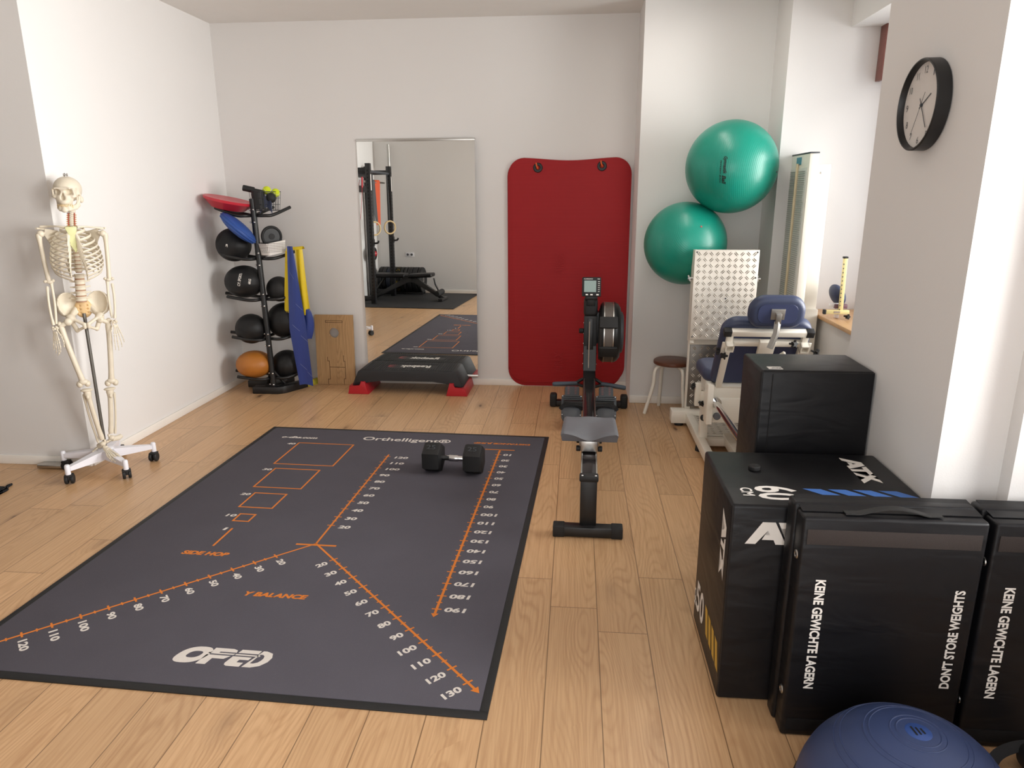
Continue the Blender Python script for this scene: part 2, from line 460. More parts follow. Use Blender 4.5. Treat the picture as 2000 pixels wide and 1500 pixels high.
def wrinkle_mat(name, hexcol, rough=.38, depth=.35):
    """black vinyl covers, slightly creased"""
    m, t, p = newmat(name); c = srgb(hexcol)
    g = t.new('ShaderNodeTexCoord').outputs['Object']
    n = t.noise(g, 5, 4)
    t.link(t.mix(n.outputs[0], tuple(x * .85 for x in c[:3]) + (1,), tuple(x * 1.15 for x in c[:3]) + (1,)), p.inputs['Base Color'])
    p.inputs['Roughness'].default_value = rough; p.inputs['Specular IOR Level'].default_value = .3
    a = t.noise(t.mapping(g, (2.2, 2.2, 7)), 1.6, 2, .45, .8).outputs[0]; f = t.noise(g, 420, 2).outputs[0]
    b = t.new('ShaderNodeBump'); b.inputs['Strength'].default_value = depth; b.inputs['Distance'].default_value = .02
    t.link(t.math('ADD', a, t.math('MULTIPLY', f, .015)), b.inputs['Height']); t.link(b.outputs[0], p.inputs['Normal'])
    return m

def emit_mat(name, col, strength):
    m, t, p = newmat(name)
    p.inputs['Emission Color'].default_value = col; p.inputs['Emission Strength'].default_value = strength
    p.inputs['Base Color'].default_value = (.9, .9, .9, 1); return m

def glass_mat():
    m, t, p = newmat('window_glass')
    tr = t.new('ShaderNodeBsdfTransparent'); gl = t.new('ShaderNodeBsdfGlossy'); gl.inputs['Roughness'].default_value = .02
    mx = t.new('ShaderNodeMixShader'); mx.inputs[0].default_value = .06
    t.link(tr.outputs[0], mx.inputs[1]); t.link(gl.outputs[0], mx.inputs[2])
    t.link(mx.outputs[0], m.node_tree.nodes['Material Output'].inputs['Surface']); return m

def mirror_mat():
    m, t, p = newmat('mirror_silver')
    p.inputs['Base Color'].default_value = (.90, .915, .90, 1); p.inputs['Metallic'].default_value = 1.0
    p.inputs['Roughness'].default_value = .003; return m

K = dict(
    wall=wall_mat(), ceil=pm('ceiling_paint', 'E4E1DD', .85, var=.02), floor=floor_mat(), base=pm('white_skirting', 'EFEBE4', .45, var=.03),
    black=pm('black_paint', '161617', .42, var=.15), matte=pm('matte_black', '1A1A1B', .6, var=.15), rubber=pm('black_rubber', '19191A', .65, bump=.2, var=.2),
    vinyl=wrinkle_mat('black_vinyl_cover', '121215', .42), white=pm('white_enamel', 'E9E4D8', .38, var=.03), pwhite=pm('white_plastic', 'ECECF0', .4, var=.03),
    print=pm('white_print', 'E8E4DE', .6, var=.04), chrome=pm('chrome', 'D9D9D9', .12, 1.0, var=.03), steel=pm('brushed_steel', 'B9B7B3', .35, 1.0, var=.08),
    alu=pm('aluminium', 'BDBBB7', .3, 1.0, var=.05), red=pm('red_plastic', 'B3202B', .42, var=.06), redm=rib_mat('red_ribbed_foam', '9C0D16', 'Z', 95, .7, .12),
    grey=pm('grey_plastic', '5B5E63', .5, var=.06), dgrey=pm('dark_grey_plastic', '3C4045', .5, var=.08), blue=pm('blue_vinyl', '343D58', .42, bump=.15, bs=500, var=.08),
    bone=pm('ivory_bone', 'DDD3BF', .45, var=.08, vs=30, bump=.15, bs=180), bone2=pm('tan_cartilage', 'D9B784', .5, var=.15, vs=60), sternum=pm('pale_yellow_cartilage', 'DADCA4', .45, var=.05),
    disc=pm('brown_disc', 'A98468', .6, var=.1), artery=pm('red_artery', 'A8382A', .5), nerve=pm('yellow_nerve', 'D7A24E', .5),
    glass=glass_mat(), mirror=mirror_mat(), orange=pm('orange_print', 'D67A28', .8, var=.08, vs=120), matw=pm('white_carpet_print', 'DAD3CC', .85, var=.08, vs=150),
)

# ================================================================ the room
CE = 300
struct('floor', MB().box((-320, -380, -6), (360, 320, 0)), K['floor'])
struct('ceiling', MB().box((-320, -380, CE), (360, 320, CE + 8)), K['ceil'])
struct('wall_left', MB().box((-320, 91, 0), (-178, 320, CE)), K['wall'])
struct('wall_left_front', MB().box((-320, -380, 0), (-285, -105, CE)).box((-320, -105, 250), (-285, 91, CE)), K['wall'])
# unseen doorway added to cut bounced light; behind it the dark hall
added_hall = MB()
for lo, hi in (((-560, -115, -6), (-320, 101, 0)), ((-560, -115, 250), (-320, 101, 258)), ((-570, -115, 0), (-560, 101, 250)), ((-560, -125, 0), (-320, -115, 250)), ((-560, 101, 0), (-320, 111, 250))): added_hall.box(lo, hi)
struct('wall_added_hall', added_hall, pm('added_hall_grey', '6E6A66', .8, var=.03))
struct('wall_rear', MB().box((-285, -380, 0), (30, -357, CE)).box((210, -380, 0), (360, -357, CE)).box((30, -380, 252), (210, -357, CE)), K['wall'])
struct('wall_back', MB().box((-178, 306.4, 0), (169, 320, CE)), K['wall'])
struct('wall_back_pier', MB().prism([(169, 260), (261.5, 260), (261.5, 223), (360, 223), (360, 320), (169, 320)], 0, CE), K['wall'])
struct('wall_right_pier', MB().box((236, -88, 0), (360, -8, CE)).box((255.3, -93.5, 0), (360, -88, CE)), K['wall'])
struct('wall_right_end', MB().box((236, -357, 0), (360, -296, CE)), K['wall'])
struct('wall_right_parapet', MB().box((293.7, -8, 0), (360, 223, 81.4)).box((300, -296, 0), (360, -93.5, 81.4)), K['wall'])
struct('wall_right_lintel', MB().box((300, -8, 270), (360, 223, CE)).box((300, -296, 270), (360, -93.5, CE)), K['wall'])
beech = grain_mat('beech_sill', 'DDB282', 'C08F5C', 'Y', .35)
struct('trim_1', MB().box((290.7, -8, 81.4), (334, 223, 84.3), bevel=.5), beech, label='wooden window sill')
struct('trim_2', MB().box((297, -296, 81.4), (334, -93.5, 84.3), bevel=.5), beech)
brown = pm('brown_window_wood', '7A4A42', .45, var=.1)
def window(n, y0, y1):
    wroot = bpy.data.objects.new('window_%d' % n, None); COL.objects.link(wroot); wroot['kind'] = 'structure'
    f = MB()
    for a, b in (((y0, 84.3), (y1, 90)), ((y0, 264), (y1, 270)), ((y0, 84.3), (y0 + 6, 270)), ((y1 - 6, 84.3), (y1, 270)),
                 (((y0 + y1) / 2 - 4, 84.3), ((y0 + y1) / 2 + 4, 270)), ((y0, 232), (y1, 238))):
        f.box((330, a[0], a[1]), (337, b[0], b[1]), bevel=.4)
    obj('window_frame', f, brown, wroot)
    obj('pane', MB().box((333, y0 + 5, 89), (333.6, y1 - 5, 265)), K['glass'], wroot, smooth=False)
    return wroot
w1 = window(1, -8, 223); window(2, -296, -93.5)
# the fanlight sash of the far window stands open into the niche
obj('fanlight_sash', MB().box((318.6, 213, 236.5), (321.6, 222.6, 300 - .2), bevel=.3), brown, w1)
dr = bpy.data.objects.new('added_door_1', None); COL.objects.link(dr); dr['kind'] = 'structure'  # unseen glazed door, added so light from behind reaches the back wall
f = MB()
for x0, x1, z0, z1 in ((30, 36, 0, 252), (204, 210, 0, 252), (117, 123, 0, 252), (36, 204, 246, 252), (36, 204, 0, 12)): f.box((x0, -372, z0), (x1, -364, z1), bevel=.4)
obj('added_door_frame', f, K['pwhite'], dr); obj('pane', MB().box((35, -368.4, 11), (205, -367.8, 247)), K['glass'], dr, smooth=False)
# skirtings
sk = []
def skirt(n, lo, hi): struct('baseboard_' + n, MB().box(lo, hi, bevel=.35), K['base'])
skirt('left', (-178, 91, 0), (-176.7, 306, 5.8)); skirt('left_front', (-300, 89.7, 0), (-178, 91, 5.8))
skirt('back', (-176.7, 305.1, 0), (169, 306.4, 5.8)); skirt('pier', (169, 258.7, 0), (261.5, 260, 6.2)); skirt('rear', (-285, -357, 0), (30, -355.7, 6.5))

# ceiling lamp (its light shows on the boards near the camera)
glow = emit_mat('lamp_glow', (1.0, .95, .87, 1), 8)
for lx, ly, ll in ((189.5, 152, 'long slim white ceiling lamp above the leg press, its light glinting on the oak boards'),):
    lp = thing('ceiling_lamp', ll, 'lamp', (lx, ly, 0))
    obj('housing', MB().box((-10.5, -61, 294), (10.5, 61, 299.9), bevel=.8), K['pwhite'], lp)
    obj('diffuser', MB().box((-9.6, -60, 292.6), (9.6, 60, 294.2), bevel=.6), glow, lp, smooth=False)

# ================================================================ training mat (printed in its own frame: cm, origin at the Y's centre)
matgrey = speckle_mat('grey_carpet_pile', '58555D', '6E6B73', 420, .95, .35)
tm = thing('training_mat', 'large grey carpet mat printed with orange jump scales and white numbers', 'mat', (0, 0, 0), -1.93)
pile = MB().box((-98, -105, 0), (98.3, 168.4, .8), 0, .3)
Z = .86
def arm(d, b, ang):                                             # a along the arm, b to its side
    ca, sa = math.cos(R(ang)), math.sin(R(ang)); return (d * ca + b * sa, d * sa - b * ca)
OR, WH = 1, 2
# distance jump
XJ = 71.0
pile.line((XJ, 141), (XJ, -52), 1.1, Z, OR); pile.line((60.9, 140.6), (80.7, 140.6), 1.2, Z, OR)
pile.poly([(-1.6, 0), (0, -2.6), (1.6, 0)], (XJ, -51.8, Z), (1, 0, 0), (0, 1, 0), 1, OR)
for d in range(5, 191, 5):
    y = 141.4 - d; h = 2.05 if d % 10 == 0 else 1.25
    pile.line((XJ - h, y), (XJ + h, y), .7, Z + .004, OR)
    if d % 10 == 0:
        wd = 5.4 if d < 100 else 9.0
        pile.text(str(d), (74.3 + wd, y + 1.65, Z), (-1, 0, 0), (0, -1, 0), wd, 3.3, WH, .04, .1)
pile.text('DISTANCE JUMP', (90, 154.4, Z), (-1, 0, 0), (0, -1, 0), 38.8, 3.3, OR, .05, .1)
# the Y
pile.line((-9.6, -1.5), (10.6, -1.2), 1.4, Z, OR)
for ang, end in ((90, 123.5), (-45, 134.5), (-135, 134.5)):
    pile.line(arm(0, 0, ang), arm(end, 0, ang), 1.0, Z + .002, OR)
    for d in range(20, 131, 5):
        if d > end: continue
        h = 2.05 if d % 10 == 0 else 1.2
        p, q = arm(d, -h, ang), arm(d, h, ang); pile.line(p, q, .75 if d % 10 == 0 else .6, Z + .006, OR)
        if d % 10: continue
        three = d >= 100
        if ang == 90: pile.text(str(d), (4.4 if not three else 5.2, d - 2.9, Z), (1, 0, 0), (0, 1, 0), 6.3 if not three else 8.9, 3.3, WH, .04, .1)
        elif ang == -45:
            wd = 7.4 if three else 5.4; o = arm(d + 2.6, 3.6 + wd, ang); k = math.sqrt(.5)
            pile.text(str(d), (*o, Z), (k, k, 0), (-k, k, 0), wd, 3.2, WH, .04)
        else:
            wd = 8.2 if three else 5.6; o = arm(d + 1.7, -4.2, ang); k = math.sqrt(.5)
            pile.text(str(d), (*o, Z), (k, -k, 0), (k, k, 0), wd, 3.2, WH, .04)
    if ang != 90:
        a0, a1, a2 = arm(134, -1.7, ang), arm(137, 0, ang), arm(134, 1.7, ang)
        pile.add([(*a0, Z), (*a1, Z), (*a2, Z)], [(0, 2, 1)], OR)
pile.text('Y BALANCE', (-13.2, -48.2, Z), (1, 0, 0), (0, 1, 0), 28, 3.4, OR, .05, .2)
# side hop
for x0, x1, y0, y1, n, tx in ((-68.3, -28.7, 99.2, 139.3, '40', -75.3), (-63.8, -34.1, 62.6, 92.6, '30', -70.5), (-58.8, -38.9, 35.5, 55.3, '20', -65.7), (-53.6, -44.1, 18.8, 28.1, '10', -60)):
    for p, q in (((x0, y0 + .5), (x1, y0 + .5)), ((x0, y1 - .5), (x1, y1 - .5)), ((x0 + .5, y0), (x0 + .5, y1)), ((x1 - .5, y0), (x1 - .5, y1))):
        pile.line(p, q, 1.0, Z + (.003 if p[0] == q[0] else 0), OR)
    pile.text(n, (tx, y1 - 4.2, Z), (1, 0, 0), (0, 1, 0), 5.8, 2.9, WH, .036, .12)
pile.line((-48.9, -8), (-48.9, 11), 1.1, Z, OR); pile.text('1', (-53.3, 8.6, Z), (1, 0, 0), (0, 1, 0), 2.2, 2.8, WH, .04, .1)
pile.text('SIDE HOP', (-60.3, -17.2, Z), (1, 0, 0), (0, 1, 0), 23.4, 3.6, OR, .05, .2)
pile.text('o-dhs.com', (-84.7, 147.6, Z), (1, 0, 0), (0, 1, 0), 25.8, 3.8, WH, .04, .25)
pile.text('Orthelligent®', (-27, 147.4, Z), (1, 0, 0), (0, 1, 0), 62, 9.0, WH, .016)
# the big white company letters, each with the thin slots that cross them
def oval(cx, cy, rx, ry, n=28): return [(cx + rx * math.copysign(abs(math.cos(2 * PI * i / n)) ** .8, math.cos(2 * PI * i / n)) + .22 * ry * math.sin(2 * PI * i / n), cy + ry * math.copysign(abs(math.sin(2 * PI * i / n)) ** .8, math.sin(2 * PI * i / n))) for i in range(n)]
def ring2(o, i, mi):
    n = len(o); pile.add([(*p, Z) for p in o] + [(*p, Z) for p in i], [(k, (k + 1) % n, n + (k + 1) % n, n + k) for k in range(n)], mi)
def sh(x, y): return (x + .24 * (y + 88.3), y, Z)
def pg(pts): pile.prism([sh(*p)[:2] for p in pts], Z - .03, Z, WH)
def slab(x0, y0, x1, y1): pg([(x0, y0), (x1, y0), (x1, y1), (x0, y1)])
ring2([sh(p[0] - .24 * (p[1] + 88.3) * 0, p[1])[:2] for p in oval(-12.0, -88.4, 5.6, 4.9)], [sh(*p)[:2] for p in oval(-11.6, -88.2, 2.5, 2.0)], WH)
# P: bar on top, stem, bowl, with the slot running through
pg([(-6.6, -83.6), (.6, -83.6), (2.4, -84.2), (3.0, -85.6), (-6.6, -85.6)]); pg([(-7.2, -86.3), (3.0, -86.3), (2.6, -87.0), (-7.2, -87.0)])
pg([(-7.2, -87.7), (2.2, -87.7), (.8, -89.6), (-3.6, -89.6), (-3.6, -93.2), (-7.2, -93.2)]); pg([(-6.6, -85.6), (-3.4, -85.6), (-3.4, -86.3), (-6.6, -86.3)])
# E
pg([(3.9, -83.6), (11.4, -83.6), (11.4, -85.6), (3.6, -85.6)]); pg([(3.4, -86.3), (12.8, -86.3), (12.8, -87.0), (3.3, -87.0)])
pg([(3.1, -87.7), (10.4, -87.7), (10.2, -89.3), (6.8, -89.3), (6.8, -90.9), (9.4, -90.9), (9.4, -93.2), (4.4, -93.2), (3.3, -92.6), (2.9, -91.6)])
d_o = [(10.4, -93.2), (13.6, -93.2), (16.4, -92), (17.8, -89.6), (17.8, -87), (16.4, -84.6), (13.6, -83.6), (12.2, -83.6)]
d_i = [(12.0, -90.9), (13.2, -90.9), (14.4, -90.2), (14.9, -89), (14.9, -87.6), (14.4, -86.4), (13.4, -85.7), (12.3, -85.7)]
ring2([sh(*p)[:2] for p in d_o], [sh(*p)[:2] for p in d_i], WH)
obj('printed_pile', pile, [matgrey, K['orange'], K['matw']], tm)
edge = MB()
for a, b in (((-101, -108.5), (101.3, -105.0)), ((-101, 168.4), (101.3, 171.4)), ((-101, -105), (-98, 168.4)), ((98.3, -105), (101.3, 168.4))):
    edge.box((*a, 0), (*b, .55), bevel=.15)
obj('rubber_border', edge, K['matte'], tm)

# ================================================================ hex dumbbell
hx = [(9.6 * math.cos(R(60 * i + 30)), 9.6 * math.sin(R(60 * i + 30))) for i in range(6)]
db = thing('hex_dumbbell', 'black rubber hex dumbbell with chrome handle lying on the grey mat', 'dumbbell', (51.2, 99.0, .8), -4)
for s in (-1, 1):
    hd_ = MB().prism(hx, -5.6, 5.6, 0, 1.7, 2, mat=basis((s * 12.7, 0, 8.3), (0, 1, 0), (0, 0, 1)))
    hd_.text('25', (s * 12.7 - 2.8, -5.2, 15.36), (1, 0, 0), (0, .5, .866), 5.6, 2.6, 1, .01)
    obj('head', hd_, [K['rubber'], K['dgrey']], db)
gp = [(1.35, -7.2), (1.6, -6.2), (1.6, -3.2), (1.95, -2.6), (2.0, 2.6), (1.6, 3.2), (1.6, 6.2), (1.35, 7.2)]
obj('handle', MB().lathe(gp, 24, mat=basis((0, 0, 8.3), (0, 1, 0), (0, 0, 1))), K['chrome'], db)

# ================================================================ step platform
st = thing('step_platform', 'black and red aerobic step on the floor under the wall mirror', 'step', (-17.2, 286, 0), -.4)
deck = MB()
prof = [(-48, 7.5), (-46.5, 7.3), (-40, 7.3), (-38.6, 10.6), (-22, 11.8), (22, 11.8), (38.6, 10.6), (40, 7.3), (46.5, 7.3), (48, 7.5), (42.5, 19.4), (40.5, 20.6), (-40.5, 20.6), (-42.5, 19.4)]
deck.prism(prof, -17.5, 17.5, 0, 1.1, 2, mat=basis((0, 0, 0), (1, 0, 0), (0, 0, 1)))
for i in range(-18, 19):
    for j in range(-6, 7):
        if abs(j) < 3 and -10 < i < 11: continue
        x, y = i * 2.1, j * 2.4
        if abs(y) < 15.5: deck.box((x - .75, y - .95, 20.4), (x + .75, y + .95, 20.95), 0)
deck.text('Reebok', (17, 4, 20.72), (-1, 0, 0), (0, -1, 0), 27, 8.6, 1, .045)
deck.poly([(0, 0), (7.5, 3.6), (7.5, .9)], (-13, -3.6, 20.72), (-1, 0, 0), (0, 1, 0), 1, 2)
deck.poly([(0, 7.6), (7.5, 4.0), (7.5, 6.8)], (-13, -3.6, 20.72), (-1, 0, 0), (0, 1, 0), 1, 2)
obj('deck', deck, [rib_mat('black_step_rubber', '222225', 'X', 10, .6, .02), K['print'], K['red']], st)
for s in (-1, 1):
    o = [(s * 51.5, 0), (s * 33.5, 0), (s * 36.5, 11.0), (s * 40.2, 11.0), (s * 40.6, 7.2), (s * 50, 7.2)]
    obj('riser', MB().prism(o, -19.5, 19.5, 0, .7, 2, mat=basis((0, 0, 0), (1, 0, 0), (0, 0, 1))), K['red'], st)

# ================================================================ wall mirror
mi = thing('wall_mirror', 'tall frameless mirror with slim aluminium end rails on the white wall', 'mirror', (-11, 302.6, 9.5), -2.1)
mi.rotation_euler = (R(-.4), 0, R(-2.1))
obj('mirror_pane', MB().box((-50, 0, 0), (50, .6, 199)), K['mirror'], mi, smooth=False)
rl = MB().box((-50.2, -.5, 198), (50.2, 1.6, 200), bevel=.15); obj('rail', rl, K['alu'], mi)
obj('rail', MB().box((-50.2, -.5, -1.2), (50.2, 1.6, .9), bevel=.15), K['alu'], mi)
obj('backing_board', MB().box((-49, .62, .5), (49, 1.4, 198.5)), K['grey'], mi)

# ================================================================ wobble board propped on the wall
ply = grain_mat('worn_plywood', 'C29C6E', '7F5C3A', 'Z', .6, 1.3)
wb = thing('plywood_board', 'worn plywood board with round hole and slot leaning on the skirting', 'board', (-88.6, 299.2, 0), 0)
bd = MB()
outl = rrect(34.5, 62.5, 1.6, 4); n = 24
# panel in front view with a round hole: a ring of faces round it
hole = [(-.3 + 4.4 * math.cos(2 * PI * i / n), 15.3 + 4.4 * math.sin(2 * PI * i / n)) for i in range(n)]
def outer(p):
    dx, dy = p[0] + .3, p[1] - 15.3; t = min(((17.25 if dx > 0 else -17.25) + .3) / dx if abs(dx) > 1e-6 else 1e9, ((31.25 if dy > 0 else -31.25) - 15.3) / dy if abs(dy) > 1e-6 else 1e9)
    return (-.3 + dx * t, 15.3 + dy * t)
ang = sorted([math.atan2(y - 15.3, x + .3) for x, y in hole] + [math.atan2(sy * 31.25 - 15.3, sx * 17.25 + .3) for sx in (-1, 1) for sy in (-1, 1)])
H = [(-.3 + 4.4 * math.cos(a), 15.3 + 4.4 * math.sin(a)) for a in ang]; O = [outer(p) for p in H]; n = len(H)
lean = basis((0, 0, 31.35), (1, 0, 0), (0, .055, 1))
vs = [(*p, 1) for p in H] + [(*p, 1) for p in O] + [(*p, -1) for p in H] + [(*p, -1) for p in O]; fs = []
for i in range(n):
    j = (i + 1) % n
    fs += [(i, n + i, n + j, j), (2 * n + i, 2 * n + j, 3 * n + j, 3 * n + i), (i, j, 2 * n + j, 2 * n + i), (n + i, 3 * n + i, 3 * n + j, n + j)]
bd.add(vs, fs, 0, lean)
gr = bd
def groove(x0, y0, x1, y1): gr.box((min(x0, x1) - .22, min(y0, y1) - .22, 1.0), (max(x0, x1) + .22, max(y0, y1) + .22, 1.05), 1, mat=lean)
for a in ((-7.5, 24.6, 7.6, 24.6), (-7.5, 26.2, 7.6, 26.2), (-7.5, 24.6, -7.5, 26.2), (7.6, 24.6, 7.6, 26.2),
          (-7.2, -6.5, -7.2, -10), (-7.2, -10, -5.6, -10), (-5.6, -10, -5.6, -26.5), (-5.6, -26.5, -7.4, -26.5), (-7.4, -26.5, -7.4, -31),
          (7.4, -5, 7.4, -10), (7.4, -10, 8.6, -10), (8.6, -10, 8.6, -26), (8.6, -26, 7.2, -26), (7.2, -26, 7.2, -31), (-5.6, -15.5, 8.6, -15.5)): groove(*a)
obj('panel', bd, [ply, pm('burnt_edge', '5B3E25', .7)], wb, smooth=False)

# ================================================================ red gym mats hung on hooks
def gym_mat(nm, label, x0, x1, z0, z1, y, th, dip, emboss):
    t = thing(nm, label, 'mat', ((x0 + x1) / 2, y, z0), 0, 'red gym mats hung on the wall')
    wd, h = x1 - x0, z1 - z0
    o = []
    for (x, z) in rrect(wd, h, [13, 13, 15, 15], 8, 0, h / 2): o.append((x, z))
    top = [(x, h - dip * (math.cos(PI * x / (wd * .82)) ** 2 if abs(x) < wd * .41 else 0)) for x in [wd / 2 - 13 - i * (wd - 26) / 24 for i in range(1, 24)]]
    i = max(k for k, p in enumerate(o[:9])); o = o[:9] + top + o[9:]
    b = MB().prism(o, -th, 0, 0, .55, 2, mat=basis((0, 0, 0), (1, 0, 0), (0, 0, 1)))
    if emboss:
        for zz in (95, 9):
            b.text('AIREX', (-3.5, .1, zz), (0, 0, 1), (-1, 0, 0), 18, 7.2, 0, .006, ext=.42)
    return t, b
tb, bb = gym_mat('gym_mat', 'red ribbed mat behind its twin, only its lower rim showing', 65.6, 165.2, .6, 192.5, 304.6, 1.5, 2.2, False)
obj('foam_sheet', bb, K['redm'], tb)
tf, bf = gym_mat('gym_mat', 'red ribbed mat in front of its twin, hung by two black eyelets', 66.4, 167.0, 4.4, 193.6, 302.9, 1.5, 2.2, True)
obj('foam_sheet', bf, K['redm'], tf)
for x, z in ((-25.9, 181.4), (26.2, 182.4)):
    g = MB(); m = basis((x, -.1, z), (1, 0, 0), (0, 0, 1))
    g.lathe([(1.6, 0), (1.6, .5), (2.2, .75), (3.4, .6), (3.9, .1), (3.9, -.05)], 28, mat=m)
    obj('eyelet', g, K['black'], tf)
hookm = pm('orange_hook_cap', 'E0622A', .45)
for i, (x, z) in enumerate(((90.6, 185.6), (142.9, 187.0))):
    h = thing('wall_hook', 'orange capped peg through the %s eyelet of the red mats' % ('mirror-side' if i == 0 else 'ball-side'), 'hook', (x, 306.4, z), 0, 'orange pegs that carry the red mats')
    obj('peg', MB().tube(smooth_path([(0, 0, -.6), (0, -3.5, -.6), (0, -5.2, -.2), (-.7, -6.2, 1.6), (-1.2, -6.4, 4.0)], 4), .62, 12), hookm, h)
    obj('wall_plate', MB().box((-1.2, -.35, -2.6), (1.2, 0, 2), bevel=.15), K['steel'], h)

# ================================================================ rowing machine
rw = thing('rowing_machine', 'black air rowing machine with grey seat standing in front of the red mats', 'rowing machine', (131.9, 21.4, 0), -.94)
o_ = MB()
o_.box((-17.2, -3.2, .4), (17.2, 3.2, 5.4), bevel=.5)
obj('rear_foot', o_, K['black'], rw)
for s in (-1, 1): obj('end_cap', MB().box((s * 14.4 - 2.9, -3.5, 0), (s * 14.4 + 2.9, 3.5, 5.8), bevel=.6), K['rubber'], rw)
obj('rear_leg', MB().box((-4.1, .3, 4.6), (4.1, 4.6, 29.2), bevel=.4), K['black'], rw)
obj('rail_end', MB().box((-4.7, -.4, 28.4), (4.7, 5.4, 31.6), bevel=.9), K['matte'], rw)
railm = pm('glossy_dark_rail', '3A3637', .13, .55, var=.05)
rail = MB().box((-4.0, 5, 27.4), (4.0, 196, 31.0), 0, .3); rail.box((-4.15, 5, 28.6), (-3.4, 196, 31.5), 1, .15); rail.box((3.4, 5, 28.6), (4.15, 196, 31.5), 1, .15)
obj('rail', rail, [railm, K['alu']], rw)
for s in (-1, 1): obj('rail_screw', MB().ball((s * 3.3, 1.0, 31.6), (.55, .55, .4), 12), K['chrome'], rw)
# seat
def seat_h(u, v):                       # u across -1..1, v along 0 (near) .. 1
    notch = math.exp(-(u / .42) ** 2)
    return 43.4 + 1.1 * abs(u) ** 1.6 - 2.6 * notch * (1 - v) ** 1.5 + 1.3 * math.exp(-(u / .5) ** 2) * max(0, v - .75) * 4 - .8 * (1 - v)
seat = MB(); NU, NV = 28, 14; vs = []; fs = []
outl = lambda v: 15.2 - 1.0 * v
for j in range(NV + 1):
    v = j / NV
    for i in range(NU + 1):
        u = -1 + 2 * i / NU; ed = max(0, (abs(u) - .9) / .1); vs.append((u * outl(v), 31 + 25 * v + (-.6 * math.exp(-(u / .4) ** 2) * (1 - v)), seat_h(u, v) - 1.0 * ed ** 2 - .8 * (max(0, .08 - v) / .08) ** 2))
for j in range(NV + 1):
    v = j / NV
    for i in range(NU + 1):
        u = -1 + 2 * i / NU; vs.append((u * (outl(v) - .8), 31.6 + 23.8 * v, 38.4))
N = (NU + 1) * (NV + 1); ix = lambda i, j: j * (NU + 1) + i
for j in range(NV):
    for i in range(NU): q = (ix(i, j), ix(i + 1, j), ix(i + 1, j + 1), ix(i, j + 1)); fs += [q, tuple(k + N for k in q[::-1])]
rim = [ix(i, 0) for i in range(NU)] + [ix(NU, j) for j in range(NV)] + [ix(i, NV) for i in range(NU, 0, -1)] + [ix(0, j) for j in range(NV, 0, -1)]
for a, b in zip(rim, rim[1:] + rim[:1]): fs.append((b, a, a + N, b + N))
seat.add(vs, fs)
obj('seat', seat, pm('grey_seat_foam', '64656A', .5, bump=.1), rw, angle=50)
cr = MB().box((-4.6, 33, 32), (4.6, 54, 38.4), 0, .5); cr.box((-5.4, 36, 34), (5.4, 52, 38.3), 0, .4)
cg = obj('seat_carriage', cr, K['alu'], rw)
for y in (37, 50):
    for s in (-1, 1): obj('roller', MB().cyl((s * 4.7, y, 32.6), (s * 7, y, 32.6), 1.6, 16, 0, .3), K['rubber'], cg)
# front foot
obj('front_foot', MB().box((-30.6, 220.5, .5), (30.6, 226.5, 5.2), bevel=.5), K['black'], rw)
for s in (-1, 1): obj('transport_wheel', MB().box((s * 28 - 2.8, 219.6, 0), (s * 28 + 2.8, 227.4, 10.8), bevel=1.6, seg=3), K['rubber'], rw)
# main column and cord channel
fm = MB()
fm.prism([(196, 22), (231, 2.5), (227, 2.5), (190, 22), (190, 31), (206, 34), (214, 78), (223, 78), (216, 30)], -4.6, 4.6, 0, .5, 2, mat=basis((0, 0, 0), (0, 1, 0), (0, 0, 1)))
fm.box((-5.0, 209.4, 34), (5.0, 213, 76), 0, .4, mat=T(0, 0, 0))
obj('main_column', fm, K['black'], rw)
ch = MB().box((-2.4, 208.9, 40), (2.4, 209.5, 74), 0, .1)  # thin near-black strip down the column front
obj('cord_channel', ch, pm('channel_black', '0E0E0F', .35), rw)
obj('pull_cord', MB().tube([(-.6, 207.6, 72), (-.9, 206.4, 24)], .38, 8), pm('beige_cord', 'B9AA9C', .7), rw)
obj('column_head', MB().box((-5.4, 206.6, 76), (5.0, 222, 89), bevel=2.2, seg=3), K['matte'], rw)
obj('adjuster_knob', MB().cyl((-5.0, 212, 64), (-8.6, 212, 64), 1.9, 14, 0, .4), K['rubber'], rw)
for z in (38, 46, 54, 62, 70):
    for x in (-5.0, 5.1): obj('column_screw', MB().ball((x, 213, z), (.5, .55, .55), 10), K['chrome'], rw)
# handle, seen across the column
hd = MB().tube(smooth_path([(-9.5, 203.4, 25.2), (-7, 203.6, 26.8), (-4, 204.2, 28.0), (4, 204.2, 28.0), (7, 203.6, 26.6), (9.5, 203.4, 24.9)], 3), 1.25, 10)
hd.tube(smooth_path([(-9.5, 203.2, 24.2), (0, 202.2, 21.8), (9.5, 203.2, 23.8)], 5), 1.2, 10)
hn = obj('handle', hd, K['matte'], rw)
hn['label'] = 'black handle bridge with slate-blue grips'
gm = pm('slate_grip_rubber', '3F4A56', .5)
for s in (-1, 1):
    obj('grip', MB().tube([(s * 9, 203.2, 24.6), (s * 10.5, 203.2, 24.5), (s * 26, 201.5, 23.4 - .8 * s), (s * 27.6, 201.4, 23.2 - .9 * s), (s * 28, 201.4, 23.2 - .9 * s)], [1.5, 1.75, 1.75, 1.5, .7], 14), gm, hn)
